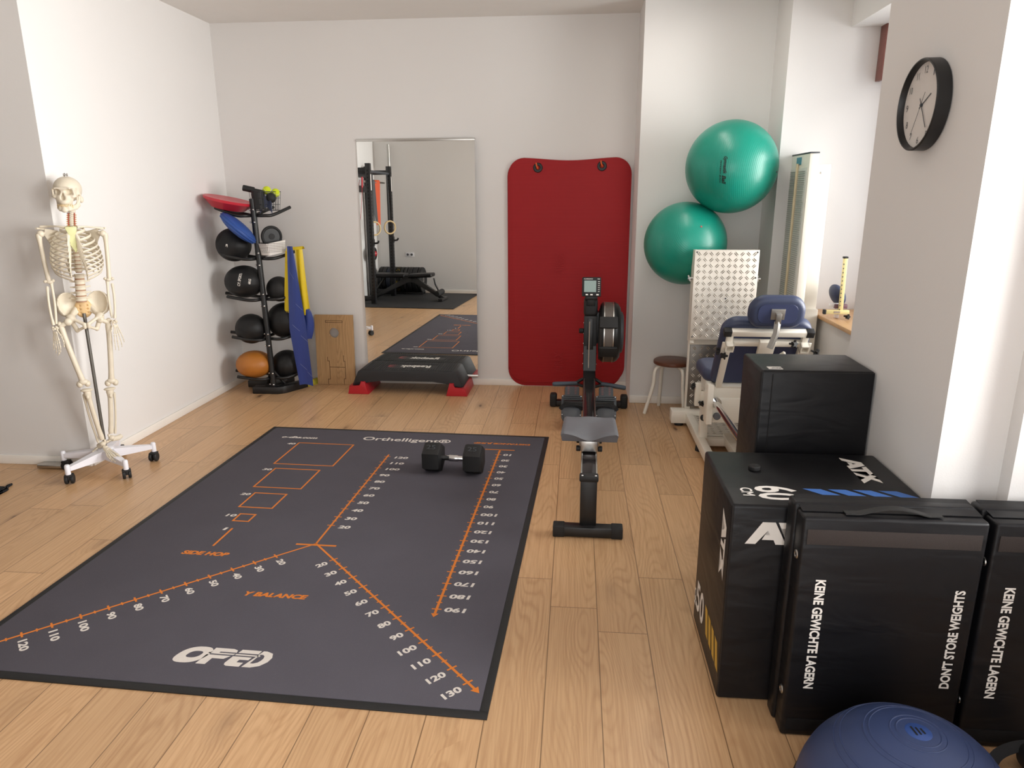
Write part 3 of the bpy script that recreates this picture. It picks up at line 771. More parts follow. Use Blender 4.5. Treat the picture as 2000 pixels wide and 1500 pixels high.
# flywheel drum, axis across the machine
fx = basis((0, 0, 0), (0, 1, 0), (0, 0, 1))               # local z = world x
fw = MB(); cy, cz = 216, 62.5
def drum(prof, mi=0): fw.lathe(prof, 48, mi, T(0, cy, cz) @ basis((0, 0, 0), (0, 1, 0), (0, 0, 1)))
drum([(0, 6.0), (14, 6.0), (20.5, 7.2), (22.6, 8.6), (23.0, 10.2)])
drum([(23.0, 16.8), (22.8, 18.6), (21.6, 20.6), (19, 22.4), (8, 23.2), (0, 23.2)])
obj('flywheel_housing', fw, K['black'], rw)
fw = MB(); drum([(22.6, 10.0), (22.9, 10.2), (22.9, 16.8), (22.6, 17.0)])
perf = pm('perforated_grey_mesh', '675F59', .5, .35, var=.25, vs=260)
obj('mesh_band', fw, perf, rw)
fw = MB(); drum([(22.7, 9.7), (23.25, 9.8), (23.25, 10.5), (22.7, 10.6)]); drum([(22.7, 16.4), (23.25, 16.5), (23.25, 17.2), (22.7, 17.3)])
obj('band_trim', fw, K['alu'], rw)
for a in (118, 62, -62, 180 + 28):
    c, s2 = math.cos(R(a + 90)), math.sin(R(a + 90))
    br = MB().box((6.6, -4.4, -1.0), (20, 4.4, 1.6), bevel=.7, mat=T(0, cy + 23.1 * c, cz + 23.1 * s2) @ RX(a))
    obj('band_clamp', br, K['matte'], rw)
obj('side_cover', MB().lathe([(0, 0), (13, 0), (15.5, .9), (16, 2.4)][::-1], 40, 0, T(25.0, cy, cz) @ basis((0, 0, 0), (0, 0, 1), (0, 1, 0))), K['dgrey'], rw)
obj('axle_bracket', MB().box((3.8, cy - 5, cz - 8), (7, cy + 5, cz + 16), bevel=.8), K['black'], rw)
# monitor
ma = obj('monitor_arm', MB().box((-3.2, 205.6, 84), (3.2, 208.6, 94), bevel=.5).box((-4.6, 204.4, 88.6), (4.6, 208.8, 92), bevel=.7), K['black'], rw)
mt = T(0, 203.5, 98.6) @ RX(-8)
mo = obj('monitor', MB().box((-7.0, -1.6, -7.1), (7.0, 1.6, 7.1), bevel=.6, mat=mt), K['matte'], rw)
obj('screen', MB().box((-5.4, -1.72, -3.8), (3.4, -1.5, 4.6), mat=mt), pm('grey_green_screen', '7F9790', .25), mo)
for k in range(6): obj('button', MB().box((4.7, -1.75, -3.6 + k * 1.45), (6.0, -1.5, -3.2 + k * 1.45), mat=mt), K['print'], mo, smooth=False)
for x in (-4.2, -.8, 3.6): obj('button', MB().box((x, -1.75, -6.2), (x + 1.8, -1.5, -5.2), mat=mt), K['print'], mo, smooth=False)
tx = MB()
v_, f_ = text_geo('CARDIO', .02, 0); tx.add([mt @ Vector((-5.6 + a * 6.4, -1.66, 5.4 + b_ * .8)) for a, b_, c_ in v_], f_); v_, f_ = text_geo('R4', .02, 0); tx.add([mt @ Vector((4.4 + a * 1.6, -1.66, 5.4 + b_ * .8)) for a, b_, c_ in v_], f_)
obj('top_marks', tx, K['print'], mo, smooth=False)
# footrests
for s in (-1, 1):
    fr = MB(); m = T(s * 12.4, 0, 0) @ basis((0, 165.6, 11.2), (1, 0, 0), (0, .766, .643))   # ey runs up the sloped plate
    fr.prism(rrect(10.5, 18, 1.6, 4, 0, 15.5), -.9, .9, 0, .4, 2, mat=m)
    fr.prism(rrect(15, 9.5, 1.2, 4, 0, 11.5), -.5, 1.4, 0, .4, 2, mat=m)
    for k in range(5): fr.box((-6.2, 8.4 + k * 1.6, 1.3), (6.2, 9.3 + k * 1.6, 1.9), 0, mat=m)
    f = obj('footrest', fr, K['dgrey'], rw)
    hc = MB().prism(rrect(14.6, 17.5, [3, 3, 6.5, 6.5], 6, 0, 1), -.8, .9, 0, .4, 2, mat=m)
    hc.prism(rrect(12.6, 12.5, [4, 4, 6, 6], 6, 0, -.4), .9, 2.4, 0, .8, 2, mat=m)
    obj('heel_cup', hc, pm('footrest_grey', '484B50', .5), f)
    hl = MB()
    for k in range(5):
        for q in (-2.6, 2.6): hl.box((q - .75, 17.2 + k * 1.5, .8), (q + .75, 17.9 + k * 1.5, .98), mat=m)
    obj('size_slots', hl, pm('slot_brown', '7A5250', .7), f, smooth=False)
    for q, yy in ((-6.6, 15.2), (6.6, 15.2), (-6.4, -1), (6.4, -1)): obj('screw', MB().ball((q, yy, 1.4), (.5, .5, .35), 10, mat=m), K['chrome'], f)
    stp = [(-8.2, 4, .6), (-6, 5.6, 3.0), (0, 6.4, 4.2), (6, 5.4, 3.2), (8.2, 4, .6)]
    tail = [(s * -2, 6.4, 4.2), (s * -9, 5.0, 3.8), (s * -14.6, 2.4, 4.6)]
    sm = MB().tube(smooth_path(stp, 4), .28, 6, sx=5.5, mat=m); sm.tube(smooth_path(tail, 4), .25, 6, sx=4, mat=m)
    obj('strap', sm, pm('black_webbing', '17171A', .8), f)
obj('footrest_axle', MB().box((-18, 168, 17.5), (18, 171.5, 20.5), bevel=.4), K['black'], rw)

# ================================================================ stool
so = thing('stool', 'round brown stool on bent white tube legs beside the leg press', 'stool', (199.4, 238.4, 0))
obj('seat', MB().lathe([(0, 38.2), (13.6, 38.2), (14.6, 38.7), (14.8, 39.6), (14.6, 40.9), (13.9, 41.4), (0, 41.5)], 48), grain_mat('brown_stained_seat', '6B3F2C', '4E2B1E', 'X', .4), so)
for x, y in ((-20.9, -8.4), (-7.4, 14.6), (8.0, -18), (19, 9)):
    d = math.hypot(x, y); ux, uy = x / d, y / d; k = min(d, 17.5)
    obj('leg', MB().tube(smooth_path([(ux * 3, uy * 3, 37.3), (ux * 9, uy * 9, 37.2), (ux * (k - 4.2), uy * (k - 4.2), 36.0), (ux * (k - 2.2), uy * (k - 2.2), 32.2), (ux * (k - 1.4), uy * (k - 1.4), 22), (x, y, .0)], 4), 1.35, 12), K['white'], so)

# ================================================================ gym balls
def gym_ball(c, r, label, shown, axis):
    t = thing('gym_ball', label, 'exercise ball', c, 0, 'green gym balls in the wall corner')
    sh_ = MB().ball((0, 0, 0), r, 64)
    ax = Vector(axis).normalized(); m = ax.to_track_quat('Z', 'Y').to_matrix().to_4x4()
    obj('valve', MB().lathe([(0, 0), (.55, 0), (.7, .15), (.7, .35), (0, .4)][::-1], 14, 0, m @ T(0, 0, r - .1)), pm('dull_red_plug', 'A05A50', .5) if not shown else K['grey'], t)
    if shown:
        d0 = Vector((-11, -27, -4)).normalized(); ex = Vector((0, 0, -1)); ez = d0
        ey = ez.cross(ex).normalized(); ex = ey.cross(ez).normalized()
        prj = lambda p: p.normalized() * (r + .12)
        for body, a, b, wd, h in (('Gymnastik', -10.5, .2, 11.5, 3.0), ('Ball', 1.8, .2, 6.0, 2.6), ('PHYSIO BALL', -8, -1.3, 15, .8)):
            v, f = text_geo(body, .03, .3)
            sh_.add([prj(d0 * r + ex * (a + p[0] * wd) + ey * (b + p[1] * h)) for p in v], f, 1)
    obj('shell', sh_, [ring_ball_mat('green_vinyl', '138C78', 150, .36, .085, axis, .1), K['black']], t)
    return t
gym_ball((202.0, 229.6, 130.0), 29.5, 'smaller green gym ball wedged behind the diamond plate', False, (.22, -.86, .44))
gym_ball((228.8, 219.0, 182.6), 31.0, 'larger green gym ball resting high in the corner, with black lettering', True, (.86, -.5, -.12))

# ================================================================ wall clock on the pier
ck = thing('wall_clock', 'round white wall clock in a deep black rim on the grey pier', 'clock', (236, -50.4, 192.6))
cm_ = basis((0, 0, 0), (0, -1, 0), (0, 0, 1))            # local z points into the room (-X)
obj('rim', MB().lathe([(13.4, 0), (14, .3), (14, 4.3), (13.75, 4.6), (13.35, 4.6), (13.0, 3.4), (13.0, 2.4)], 72, 0, cm_), K['black'], ck)
obj('face', MB().lathe([(0, 2.6), (13.1, 2.6)][::-1], 64, 0, cm_), pm('clock_face_white', 'DAD5D0', .6, var=.02), ck, smooth=False)
nm = MB()
for k in range(1, 13):
    a = R(90 - 30 * k); wd = 1.25 if k not in (10, 11, 12) else 2.0; wd = .5 if k == 1 else wd; wd = 1.5 if k == 11 else wd; h = 2.1
    x, y = 10.7 * math.cos(a), 10.7 * math.sin(a); p = cm_ @ Vector((x - wd / 2, y - h / 2, 2.68))
    nm.text(str(k), p, (0, -1, 0), (0, 0, 1), wd, h, 0, -.008)
obj('numerals', nm, K['dgrey'], ck, smooth=False)
def hand(nme, deg, l, tail, wd, z):
    b = MB(); a = R(90 - deg); m = cm_ @ T(0, 0, z) @ RZ(90 - deg)
    b.box((-tail, -wd / 2, 0), (l, wd / 2, .08), mat=m); obj(nme, b, K['dgrey'], ck, smooth=False)
hand('hour_hand', 62, 6.2, 1.8, .3, 2.75); hand('minute_hand', 146, 8.6, 2.6, .3, 2.9); hand('second_hand', 208, 10.2, 4.2, .14, 3.05)
obj('hub', MB().lathe([(.5, 2.6), (.5, 3.2), (0, 3.25)], 16, 0, cm_), K['dgrey'], ck)

# ================================================================ black foam boxes and pads
def atx(mb, o, ex, ey, h, mi=1):
    for p in ([(0, 0), (.43, 0), (.9, .62), (1.0, .42), (.79, .42), (.68, .2), (1.16, .2), (1.25, 0), (1.68, 0), (1.18, 1), (.66, 1)],
              [(1.3, 1), (1.44, .73), (1.74, .73), (1.74, 0), (2.06, 0), (2.06, .73), (2.5, .73), (2.66, 1)],
              [(2.2, 0), (2.62, 0), (2.95, .36), (3.28, 0), (3.74, 0), (3.17, .58), (3.66, 1), (3.2, 1), (2.93, .77), (2.76, 1), (2.3, 1), (2.72, .55)]):
        m = basis(o, ex, ey); me = bmesh.new()
        f = me.faces.new([me.verts.new(m @ Vector((a * h, b * h, 0))) for a, b in p]); bmesh.ops.triangulate(me, faces=[f]); mb.bm(me, mi)
bluep = pm('blue_print', '3D6DB8', .55); goldp = pm('gold_print', 'C9A13B', .55)
b1 = thing('plyo_box', 'big black foam jump box marked 60 on top with blue stripes', 'foam box', (204.6, -70.2, 0), .3, 'black foam jump boxes')
bx = MB().box((-31, -24.4, 0), (30.8, 24.4, 71.2), 0, 1.1, 3)
Zt = 71.28
bx.text('60', (-21.2, -8.6, Zt), (0, -1, 0), (1, 0, 0), 11.2, 13.4, 1, .02); bx.text('CM', (-26, -10.6, Zt), (0, -1, 0), (1, 0, 0), 6.4, 3.9, 1, .02)
atx(bx, (16.6, 20, Zt), (0, -1, 0), (1, 0, 0), 6.4)
for k in range(4): bx.add([(-5.4 + k * 8, -10, Zt), (.4 + k * 8, -10, Zt), (6.6 + k * 8, -16, Zt), (1.0 + k * 8, -16, Zt)], [(0, 3, 2, 1)], 2)
Xl = -31.08
bx.text('50', (Xl, 19.6, 7.4), (0, -1, 0), (0, 0, 1), 14.5, 12.4, 1, .02); bx.text('CM', (Xl, 23.4, 14.4), (0, 0, -1), (0, -1, 0), 7, 3.2, 1, .02)
for k in range(4): y = 2.6 - k * 6.0; bx.add([(Xl, y, 19 - k * .2), (Xl, y - 4.2, 19 - k * .2), (Xl, y - 7.6, 9), (Xl, y - 3.4, 9)], [(0, 1, 2, 3)], 3)
atx(bx, (Xl, -13.4, 65.2), (0, 0, -1), (0, -1, 0), 6.4)
atx(bx, (-26.2, -24.48, 58), (1, 0, 0), (0, 0, 1), 7.6)
obj('cover', bx, [K['vinyl'], K['print'], bluep, goldp], b1)
sm = MB()
for s in (-1, 1): sm.tube([(-30.4, s * 23.6, 70.6), (30.2, s * 23.6, 70.6)], .28, 6)
sm.tube([(-30.4, -23.6, 70.6), (-30.4, 23.6, 70.6)], .28, 6); sm.tube([(-30.6, -24, 1), (-30.6, -24, 70.6)], .25, 6)
obj('piping', sm, K['black'], b1)
cp = thing('bottle_cap', 'small black round cap lying on top of the foam box marked 60', 'cap', (187.5, -64.2, 71.3))
obj('cap', MB().lathe([(0, 0), (1.9, 0), (2.05, .2), (2.05, 1.2), (1.85, 1.45), (1.5, 1.3), (0, 1.25)], 30), K['rubber'], cp)

b2 = thing('plyo_box', 'taller plain black foam box with a small white tag, standing behind the box marked 60', 'foam box', (214.6, -23, 0), .2, 'black foam jump boxes')
bx = MB().box((-20.8, -15.2, 0), (20.8, 15.2, 101), 0, 1.2, 3)
obj('cover', bx, K['vinyl'], b2)
sm = MB().tube([(-20.4, -14.8, 60), (-20.4, -14.8, 100.3), (20.4, -14.8, 100.3)], .3, 6); sm.tube([(-16.5, -15.2, 2), (-16.5, -15.25, 99.6)], .22, 6)
obj('piping', sm, K['black'], b2)
lb = MB().box((-17.6, -13.2, 101), (-12.4, -9.4, 101.15), 0); atx(lb, (-16.6, -12.4, 101.2), (1, 0, 0), (0, 1, 0), 1.15, 1); lb.box((-17.2, -12.8, 101.1), (-12.8, -9.8, 101.17), 2)
obj('tag', lb, [K['print'], K['black'], K['print']], b2, smooth=False)

def pad(label, x0, x1, lefty, both):
    t = thing('drop_pad', label, 'pad', ((x0 + x1) / 2, -110.2, 0), 0, 'black foam weight-drop pads')
    wd = (x1 - x0) / 2
    fr = MB().box((-wd, .0, 0), (wd, 7.0, 75), 0, 1.0, 3)
    bk = MB().box((-wd - .8, 7.1, 0), (wd - .4, 13.6, 76.2), 0, 1.0, 3); obj('back_slab', bk, K['vinyl'], t)
    fl = MB().sheet(lambda u, v: (-wd + .6 + 2 * (wd - .6) * u, 3.6 + 9.6 * v, 75.25 + 1.1 * v + .25 * math.sin(u * 9) * v * (1 - v)), 24, 4, .22); obj('top_flap', fl, K['vinyl'], t)
    vl = MB().box((-wd + 1.4, -.22, 66.4), (wd - 1.6, .05, 71.2), 0, .08); obj('velcro_strip', vl, speckle_mat('worn_velcro', '3A3432', '574E4B', 500, .95, .5), t)
    vl = MB().box((-wd + 1.4, -.2, 2.2), (wd - 1.6, .05, 6.4), 0, .08); obj('velcro_strip', vl, speckle_mat('dark_velcro', '1C1A1A', '332E2D', 500, .95, .5), t)
    hl = MB().sheet(lambda u, v: (-13.5 + 27 * u, 1.6 + 2.6 * v, 75.5 + 1.9 * max(0, math.sin((u - .14) / .72 * PI)) ** 1.2 if .14 < u < .86 else 75.5), 28, 1, .3)
    obj('handle', hl, K['matte'], t)
    tx = fr; yl = -.06
    tx.text('KEINE GEWICHTE LAGERN', (-wd + 5.3, yl, 55), (0, 0, -1), (1, 0, 0), 37.4, 3.0, 1, .034)
    if both: tx.text("DON'T STORE WEIGHTS", (wd - 3.6, yl, 20.2), (0, 0, 1), (-1, 0, 0), 33.2, 3.0, 1, .034)
    obj('front_slab', fr, [K['vinyl'], K['print']], t)
    for z in (61.5, 14.6):
        obj('eyelet', MB().lathe([(.5, .15), (.8, .35), (1.3, .25), (1.45, 0)], 20, 0, basis((-wd, 3.2, z), (0, -1, 0), (0, 0, 1))), K['alu'], t)
pad('black foam pad with white lettering on both sides, leaning on the box marked 60', 190.6, 242.0, 0, True)
pad('black foam pad with one visible line of white lettering, cut by the picture edge', 243.6, 295, 0, True)

# ================================================================ balance dome
bd_ = thing('balance_dome', 'matt blue inflated balance dome on the floor before the black pads', 'balance trainer', (214.0, -142.6, 0))
prof = [(k_ * .885, z_ * .97) for k_, z_ in [(31.5, 5.2), (31.3, 8.5), (30.2, 12.5), (28.2, 17), (25.2, 21.2), (21, 25.4), (16.5, 28.4), (11, 30.6), (5.5, 31.7), (0, 32)]]
P2 = [(p.x, p.z) for p in smooth_path([(a, 0, b) for a, b in prof], 4)]
dm = obj('dome', MB().lathe(P2, 72), ring_ball_mat('matt_blue_dome', '33426A', 1, .5, 0, (0, 0, 1), .0), bd_)
rg = MB()
for r0 in (5.2, 6.6, 11.4, 12.6, 18.0, 19.4):
    z = np.interp(r0, [p[0] for p in P2[::-1]], [p[1] for p in P2[::-1]]); rg.tube([(r0 * math.cos(2 * PI * k / 64), r0 * math.sin(2 * PI * k / 64), z - .12) for k in range(64)], .28, 6, closed=True)
obj('moulded_rings', rg, dm.data.materials[0], dm)
lg = MB().lathe([(0, 31.16), (3.0, 31.06), (3.2, 30.94)][::-1], 32); obj('badge', lg, pm('deep_blue_badge', '2F4C8C', .45), dm)
tx = MB()
for k in range(3): tx.add([(-1.6 + k * 1.1, 1.5 - .3 * k, 31.2), (-1.1 + k * 1.1, 1.7 - .3 * k, 31.2), (-.7 + k * 1.1, -1.5 + .3 * k, 31.2), (-1.2 + k * 1.1, -1.7 + .3 * k, 31.2)], [(0, 3, 2, 1)])
obj('badge_mark', tx, K['black'], dm, smooth=False)
obj('platform', MB().lathe([(0, .6), (24, .6), (27.6, 1.6), (28.6, 2.6), (28.6, 4.6), (27.9, 5.6), (0, 5.6)], 64), K['matte'], bd_)

hb = thing('strap_handles', 'black strap with round foam grips lying on the floor past the blue dome', 'handles', (254.5, -121, 0))
obj('strap', MB().tube(smooth_path([(-9.5, -4.5, .4), (-8.4, -2, 2.2), (-4, 2.2, 5.0), (3, 4.0, 7.0), (9, 3, 8)], 5), .3, 6, sx=6), pm('black_strap_web', '1A1A1C', .8), hb)
for x, y, z in ((5.0, -2.4, 6.0), (2.6, -9.6, 6.1)):
    obj('grip', MB().lathe([(2.0, -6), (3.6, -6), (4.3, -5.2), (4.3, 5.2), (3.6, 6), (2.0, 6), (2.0, -6)], 24, 0, basis((x, y, z), (0, .3, 1), (1, -.2, 0)) @ RX(0) @ T(0, 0, 0)), K['rubber'], hb)

# ================================================================ medicine ball rack in the corner
rk = thing('ball_rack', 'black steel ball rack with five tiers of prongs in the corner', 'rack', (-134, 266, 0))
dR = Vector((.485, .875, 0)); pR = Vector((.875, -.485, 0))
b = MB()
def bar(pts, w_, h_, z0, mb):
    P = [Vector((x, y, 0)) for x, y in pts]; L_, R_ = [], []
    for i, p in enumerate(P):
        d = (P[min(i + 1, len(P) - 1)] - P[max(i - 1, 0)]).normalized(); n_ = Vector((-d.y, d.x, 0)); L_.append(p + n_ * w_ / 2); R_.append(p - n_ * w_ / 2)
    mb.prism([(p.x, p.y) for p in R_ + L_[::-1]], z0, z0 + h_, 0, .5, 2)
b = MB(); bar([(-16.5, -1.4), (5.0, -1.4), (7.4, .2), (9.0, 3.0), (19.6, 21.8)], 7.5, 6.2, 0, b)
obj('base_bar', b, K['black'], rk)
b = MB(); bar([(-29, 16.6), (-9, 16.6), (-5.6, 18), (-4.2, 21), (3.0, 34)], 6.5, 6.0, .6, b); obj('base_bar', b, K['black'], rk)
obj('base_plate', MB().box((-6.5, -1, 6), (5.5, 19, 7.2), bevel=.3), K['black'], rk)
obj('post', MB().tube([(.8, -1, 6.5), (-3.4, 0, 162)], 2.3, 18, sx=1.15), K['black'], rk)
obj('brace', MB().tube([(-7.6, 8, 7), (-.6, -1, 21)], 1.3, 10).tube([(7.6, 6, 7), (.6, -1, 21)], 1.3, 10), K['black'], rk)
tiers = [(13.2, 2.6), (47.2, 3.0), (80.8, 3.2), (114.4, 4.2), (148.8, 6.2)]
for z, up in tiers:
    x0 = .8 - 4.2 * (z - 6.5) / 155.5
    le = MB().tube(smooth_path([(x0 - 31 - 8, 12.8, z + up), (x0 - 12, 12.6, z + .6), (x0 - 5, 10.4, z), (x0 - 2.4, 2.5, z), (x0 - 5, -5.6, z), (x0 - 12, -8.2, z + .6), (x0 - 27.5, -8.5, z + up)], 5), 1.35, 10)
    obj('prong', le, K['black'], rk)
    q = lambda t, s_: Vector((x0, 0, 0)) + dR * t + pR * s_
    ri = MB().tube(smooth_path([(*q(28, -10.6)[:2], z + up), (*q(11, -10.4)[:2], z + .6), (*q(4.4, -8)[:2], z), (*q(2.2, 0)[:2], z), (*q(4.4, 8)[:2], z), (*q(11, 10.4)[:2], z + .6), (*q(28, 10.6)[:2], z + up)], 5), 1.35, 10)
    obj('prong', ri, K['black'], rk)
    for dz in (-5.2, 4.6):
        for c_ in ((x0 - 2.4, -1.6, z + dz), (x0 + 1.2, -3.1, z + dz)): obj('bolt', MB().ball(c_, .85, 12), K['chrome'], rk)

leather = wrinkle_mat('black_leather', '1B1B1C', .5, .12)
tanl = pm('tan_leather', 'B3702A', .45, bump=.3, bs=90, var=.12)
def med_ball(c, r, mat_, label, panels=10, marks=None, tilt=(0, 0)):
    t = thing('medicine_ball', label, 'medicine ball', c, 0, 'medicine balls on the corner rack')
    m = Matrix.Diagonal((r[0] / 10, r[1] / 10, r[2] / 10, 1)) @ RX(tilt[0]) @ RY(tilt[1])
    bm = bmesh.new(); bmesh.ops.create_uvsphere(bm, u_segments=panels * 6, v_segments=32, radius=10)
    for v in bm.verts:
        a = math.atan2(v.co.y, v.co.x); k = abs((a / (2 * PI) * panels) % 1 - .5) * 2
        v.co *= 1 - .014 * max(0, 1 - (1 - k) / .16) * math.hypot(v.co.x, v.co.y) / 10
    cv = MB().bm(bm, 0, m)
    if marks:
        tx = cv
        for body, a, b_, wd, h in marks:
            d0 = Vector((.52, -.83, .1)).normalized(); ex = Vector((.22, .1, .94)); ey = d0.cross(ex).normalized(); ex = ey.cross(d0).normalized()
            v, f = text_geo(body, .02, 0)
            def pj(p):
                p = p.normalized(); k = 1 / math.sqrt((p.x / r[0]) ** 2 + (p.y / r[1]) ** 2 + (p.z / r[2]) ** 2); return p * (k + .12)
            tx.add([pj(d0 * 15 + ex * (a + p[0] * wd) + ey * (b_ + p[1] * h)) for p in v], f, 1)
    obj('cover', cv, [mat_, K['print']], t, angle=70)
    return t
med_ball((-157.6, 268, 125.4), (14, 14, 13.6), leather, 'black medicine ball under the blue disc on the second tier from the top', 10, [('3', -4.6, 6.5, 3.0, 2.2)], (10, 20))
med_ball((-151.6, 268, 95.2), (15.8, 15, 13.4), leather, 'black medicine ball with white 6KG lettering on the middle tier', 8, [('C.P. SPORTS', -5.2, 4.6, 12, 2.7), ('6KG', -1.6, -3.2, 4.2, 2.0)], (0, 90))
med_ball((-149.6, 268, 55.4), (13, 13, 12.6), leather, 'plain black medicine ball directly above the tan one', 8, None, (20, 60))
med_ball((-149.8, 268, 24.6), (15.2, 15, 11.6), tanl, 'tan brown leather medicine ball on the lowest tier', 8, None, (8, 75))
med_ball((-126.8, 279.0, 87.8), (10.6, 10.6, 10.6), K['rubber'], 'smallest black medicine ball, partly hidden by the yellow band', 8)
med_ball((-125.0, 282, 60.6), (15.4, 15.4, 15.2), leather, 'big smooth black medicine ball behind the blue band', 8)
med_ball((-126.2, 281, 21.8), (13.4, 13.2, 12.6), leather, 'black medicine ball low on the rack beside the blue band end', 8)

# blue disc, red dish
def lens(r, h, k=1.0): return [(p.x, p.z) for p in smooth_path([(0, 0, -h), (r * .5, 0, -h * .86), (r * .86, 0, -h * .5), (r, 0, 0), (r * .86, 0, h * .5), (r * .5, 0, h * .86), (0, 0, h)], 5)]
bdz = thing('balance_cushion', 'ribbed blue balance cushion wedged against the rack post', 'cushion', (-147.2, 257.4, 139.2))
ax = Vector((.64, .24, .70)).normalized(); mq = ax.to_track_quat('Z', 'Y').to_matrix().to_4x4()
pr = lens(16.6, 5.4); pr[0] = (0, pr[0][1]); pr[-1] = (0, pr[-1][1])
obj('cushion', MB().lathe(pr, 48, 0, mq), pm('ribbed_blue_rubber', '274C96', .5, bump=.35, bs=60), bdz)
rgs = MB()
for r0, z0 in ((16.7, 0), (15.9, 1.7), (15.9, -1.7), (13.2, 3.0), (10, 4.0)):
    rgs.tube([(r0 * math.cos(2 * PI * k / 48), r0 * math.sin(2 * PI * k / 48), z0) for k in range(48)], .35, 6, closed=True, mat=mq)
obj('ribs', rgs, pm('blue_rubber_rib', '30559E', .5), bdz)
rd = thing('balance_dish', 'shallow red plastic dish lying tilted on the top prongs of the rack', 'balance board', (-158.6, 268, 157.4))
obj('dish', MB().lathe([(0, -3.4), (12.4, -3.4), (13, -3.1), (18.6, 2.2), (19.4, 2.6), (19.6, 4.2), (19.2, 4.6), (18, 4.4), (0, 3.6)], 48, 0, RY(12.5)), pm('glossy_red_plastic', 'C32A3A', .35), rd)

# wire basket with odds and ends
wbk = thing('wire_basket', 'small black wire basket on the topmost prongs of the rack', 'basket', (-129.5, 273.6, 152.4), 61)
wr = MB()
for s in range(9):
    for (x, y) in ((-10 + s * 2.5, -7), (-10 + s * 2.5, 7)): wr.tube([(x * .86, y * .86, .3), (x, y, 15)], .16, 5)
for s in range(1, 6):
    for (x, y) in ((-10, -7 + s * 2.33), (10, -7 + s * 2.33)): wr.tube([(x * .86, y * .86, .3), (x, y, 15)], .16, 5)
for z, k in ((.3, .86), (5, .91), (10, .955), (15, 1)):
    wr.tube([(-10 * k, -7 * k, z), (10 * k, -7 * k, z), (10 * k, 7 * k, z), (-10 * k, 7 * k, z)], .28 if z in (15, .3) else .16, 6, closed=True)
for s in range(-3, 4): wr.tube([(-8.6, s * 1.7, .3), (8.6, s * 1.7, .3)], .16, 5)
obj('wire_grid', wr, K['black'], wbk)
tbm = pm('tennis_felt', 'D3E22A', .9, bump=.6, bs=700)
for i, c in enumerate(((-127.6, 273.4, 168.4), (-122.2, 277.6, 166.6))):
    t = thing('tennis_ball', ('yellow tennis ball on top of the wire basket', 'yellow tennis ball sunk beside its twin inside the wire basket')[i], 'ball', c, 0, 'tennis balls in the wire basket')
    obj('felt', MB().ball((0, 0, 0), 3.4, 28), tbm, t); sm = MB()
    sm.tube([(3.42 * math.cos(a) * math.cos(.9 * math.sin(2 * a) * .6), 3.42 * math.sin(a) * math.cos(.9 * math.sin(2 * a) * .6), 3.42 * math.sin(.9 * math.sin(2 * a) * .6)) for a in [2 * PI * k / 60 for k in range(60)]], .12, 5, closed=True)
    obj('seam', sm, K['print'], t)
tag(obj('foam_roller', MB().lathe([(0, -7.5), (4.6, -7.5), (5, -7), (5, 7), (4.6, 7.5), (0, 7.5)], 28), K['rubber'], None, (-133.2, 268.6, 161)), 'black ribbed foam roll standing in the wire basket', 'roller')
t = thing('massage_stick', 'black stick handle poking out of the wire basket over the red dish', 'massage stick', (-141, 267.5, 169.6))
obj('handle', MB().cyl((-3.5, -1.2, 1.0), (5, 1.6, -1.0), 2.4, 20, 0, .5), K['rubber'], t); obj('shaft', MB().cyl((5, 1.6, -1.0), (11, 3.6, -2.4), 1.5, 16), K['matte'], t)
tag(obj('massage_ball', MB().ball((0, 0, 0), 4.1, 28), K['rubber'], None, (-123.6, 270.8, 162.6)), 'black massage ball under the tennis balls in the wire basket', 'ball')
tag(obj('blue_wedge', MB().sheet(lambda u, v: (-5 + 10 * u, 1.5 * math.sin(u * 3), 5 * (u - .5) ** 2 * 4 * -1 + 9 * v), 12, 3, .5), K['blue'], None, (-127, 266.8, 155.2)), 'dark blue band crumpled in the front of the wire basket', 'band')
# perforated white basket with black rings
pb = thing('plastic_basket', 'white perforated plastic basket on the second tier beside the post', 'basket', (-126.2, 271.6, 118.2), 61)
pbm, tt, pp = newmat('perforated_white_plastic')
g = tt.new('ShaderNodeTexCoord').outputs['Object']; sp = tt.new('ShaderNodeSeparateXYZ'); tt.link(g, sp.inputs[0])
def cellmask(ax_): return tt.math('LESS_THAN', tt.math('ABSOLUTE', tt.math('SUBTRACT', tt.math('FRACT', tt.math('MULTIPLY', ax_, 78.0)), .5)), .26)
sn = tt.new('ShaderNodeSeparateXYZ'); tt.link(tt.new('ShaderNodeTexCoord').outputs['Normal'], sn.inputs[0])
side = tt.math('GREATER_THAN', tt.math('ABSOLUTE', sn.outputs[1]), .6)
along = tt.math('ADD', tt.math('MULTIPLY', side, sp.outputs[0]), tt.math('MULTIPLY', tt.math('SUBTRACT', 1.0, side), sp.outputs[1]))
hm = tt.math('MULTIPLY', cellmask(along), cellmask(sp.outputs[2]))
zlim = tt.math('MULTIPLY', tt.math('GREATER_THAN', sp.outputs[2], .008), tt.math('LESS_THAN', sp.outputs[2], .087))
tt.link(tt.mix(tt.math('MULTIPLY', hm, zlim), srgb('EAE6E2'), srgb('3A322E')), pp.inputs['Base Color']); pp.inputs['Roughness'].default_value = .45
tl = RY(-7)
bk = MB(); O1, I1 = rrect(19.6, 14.4, 1.8, 4), rrect(18.8, 13.6, 1.5, 4); O0, I0 = rrect(17.4, 12.4, 1.8, 4), rrect(16.6, 11.6, 1.5, 4); n = len(O1)
vs = [(x, y, 0) for x, y in O0] + [(x, y, 9.8) for x, y in O1] + [(x, y, 9.8) for x, y in I1] + [(x, y, .7) for x, y in I0]
fs = [tuple(range(n))[::-1], tuple(3 * n + k for k in range(n))]
for a in range(3): fs += [(a * n + k, a * n + (k + 1) % n, (a + 1) * n + (k + 1) % n, (a + 1) * n + k) for k in range(n)]
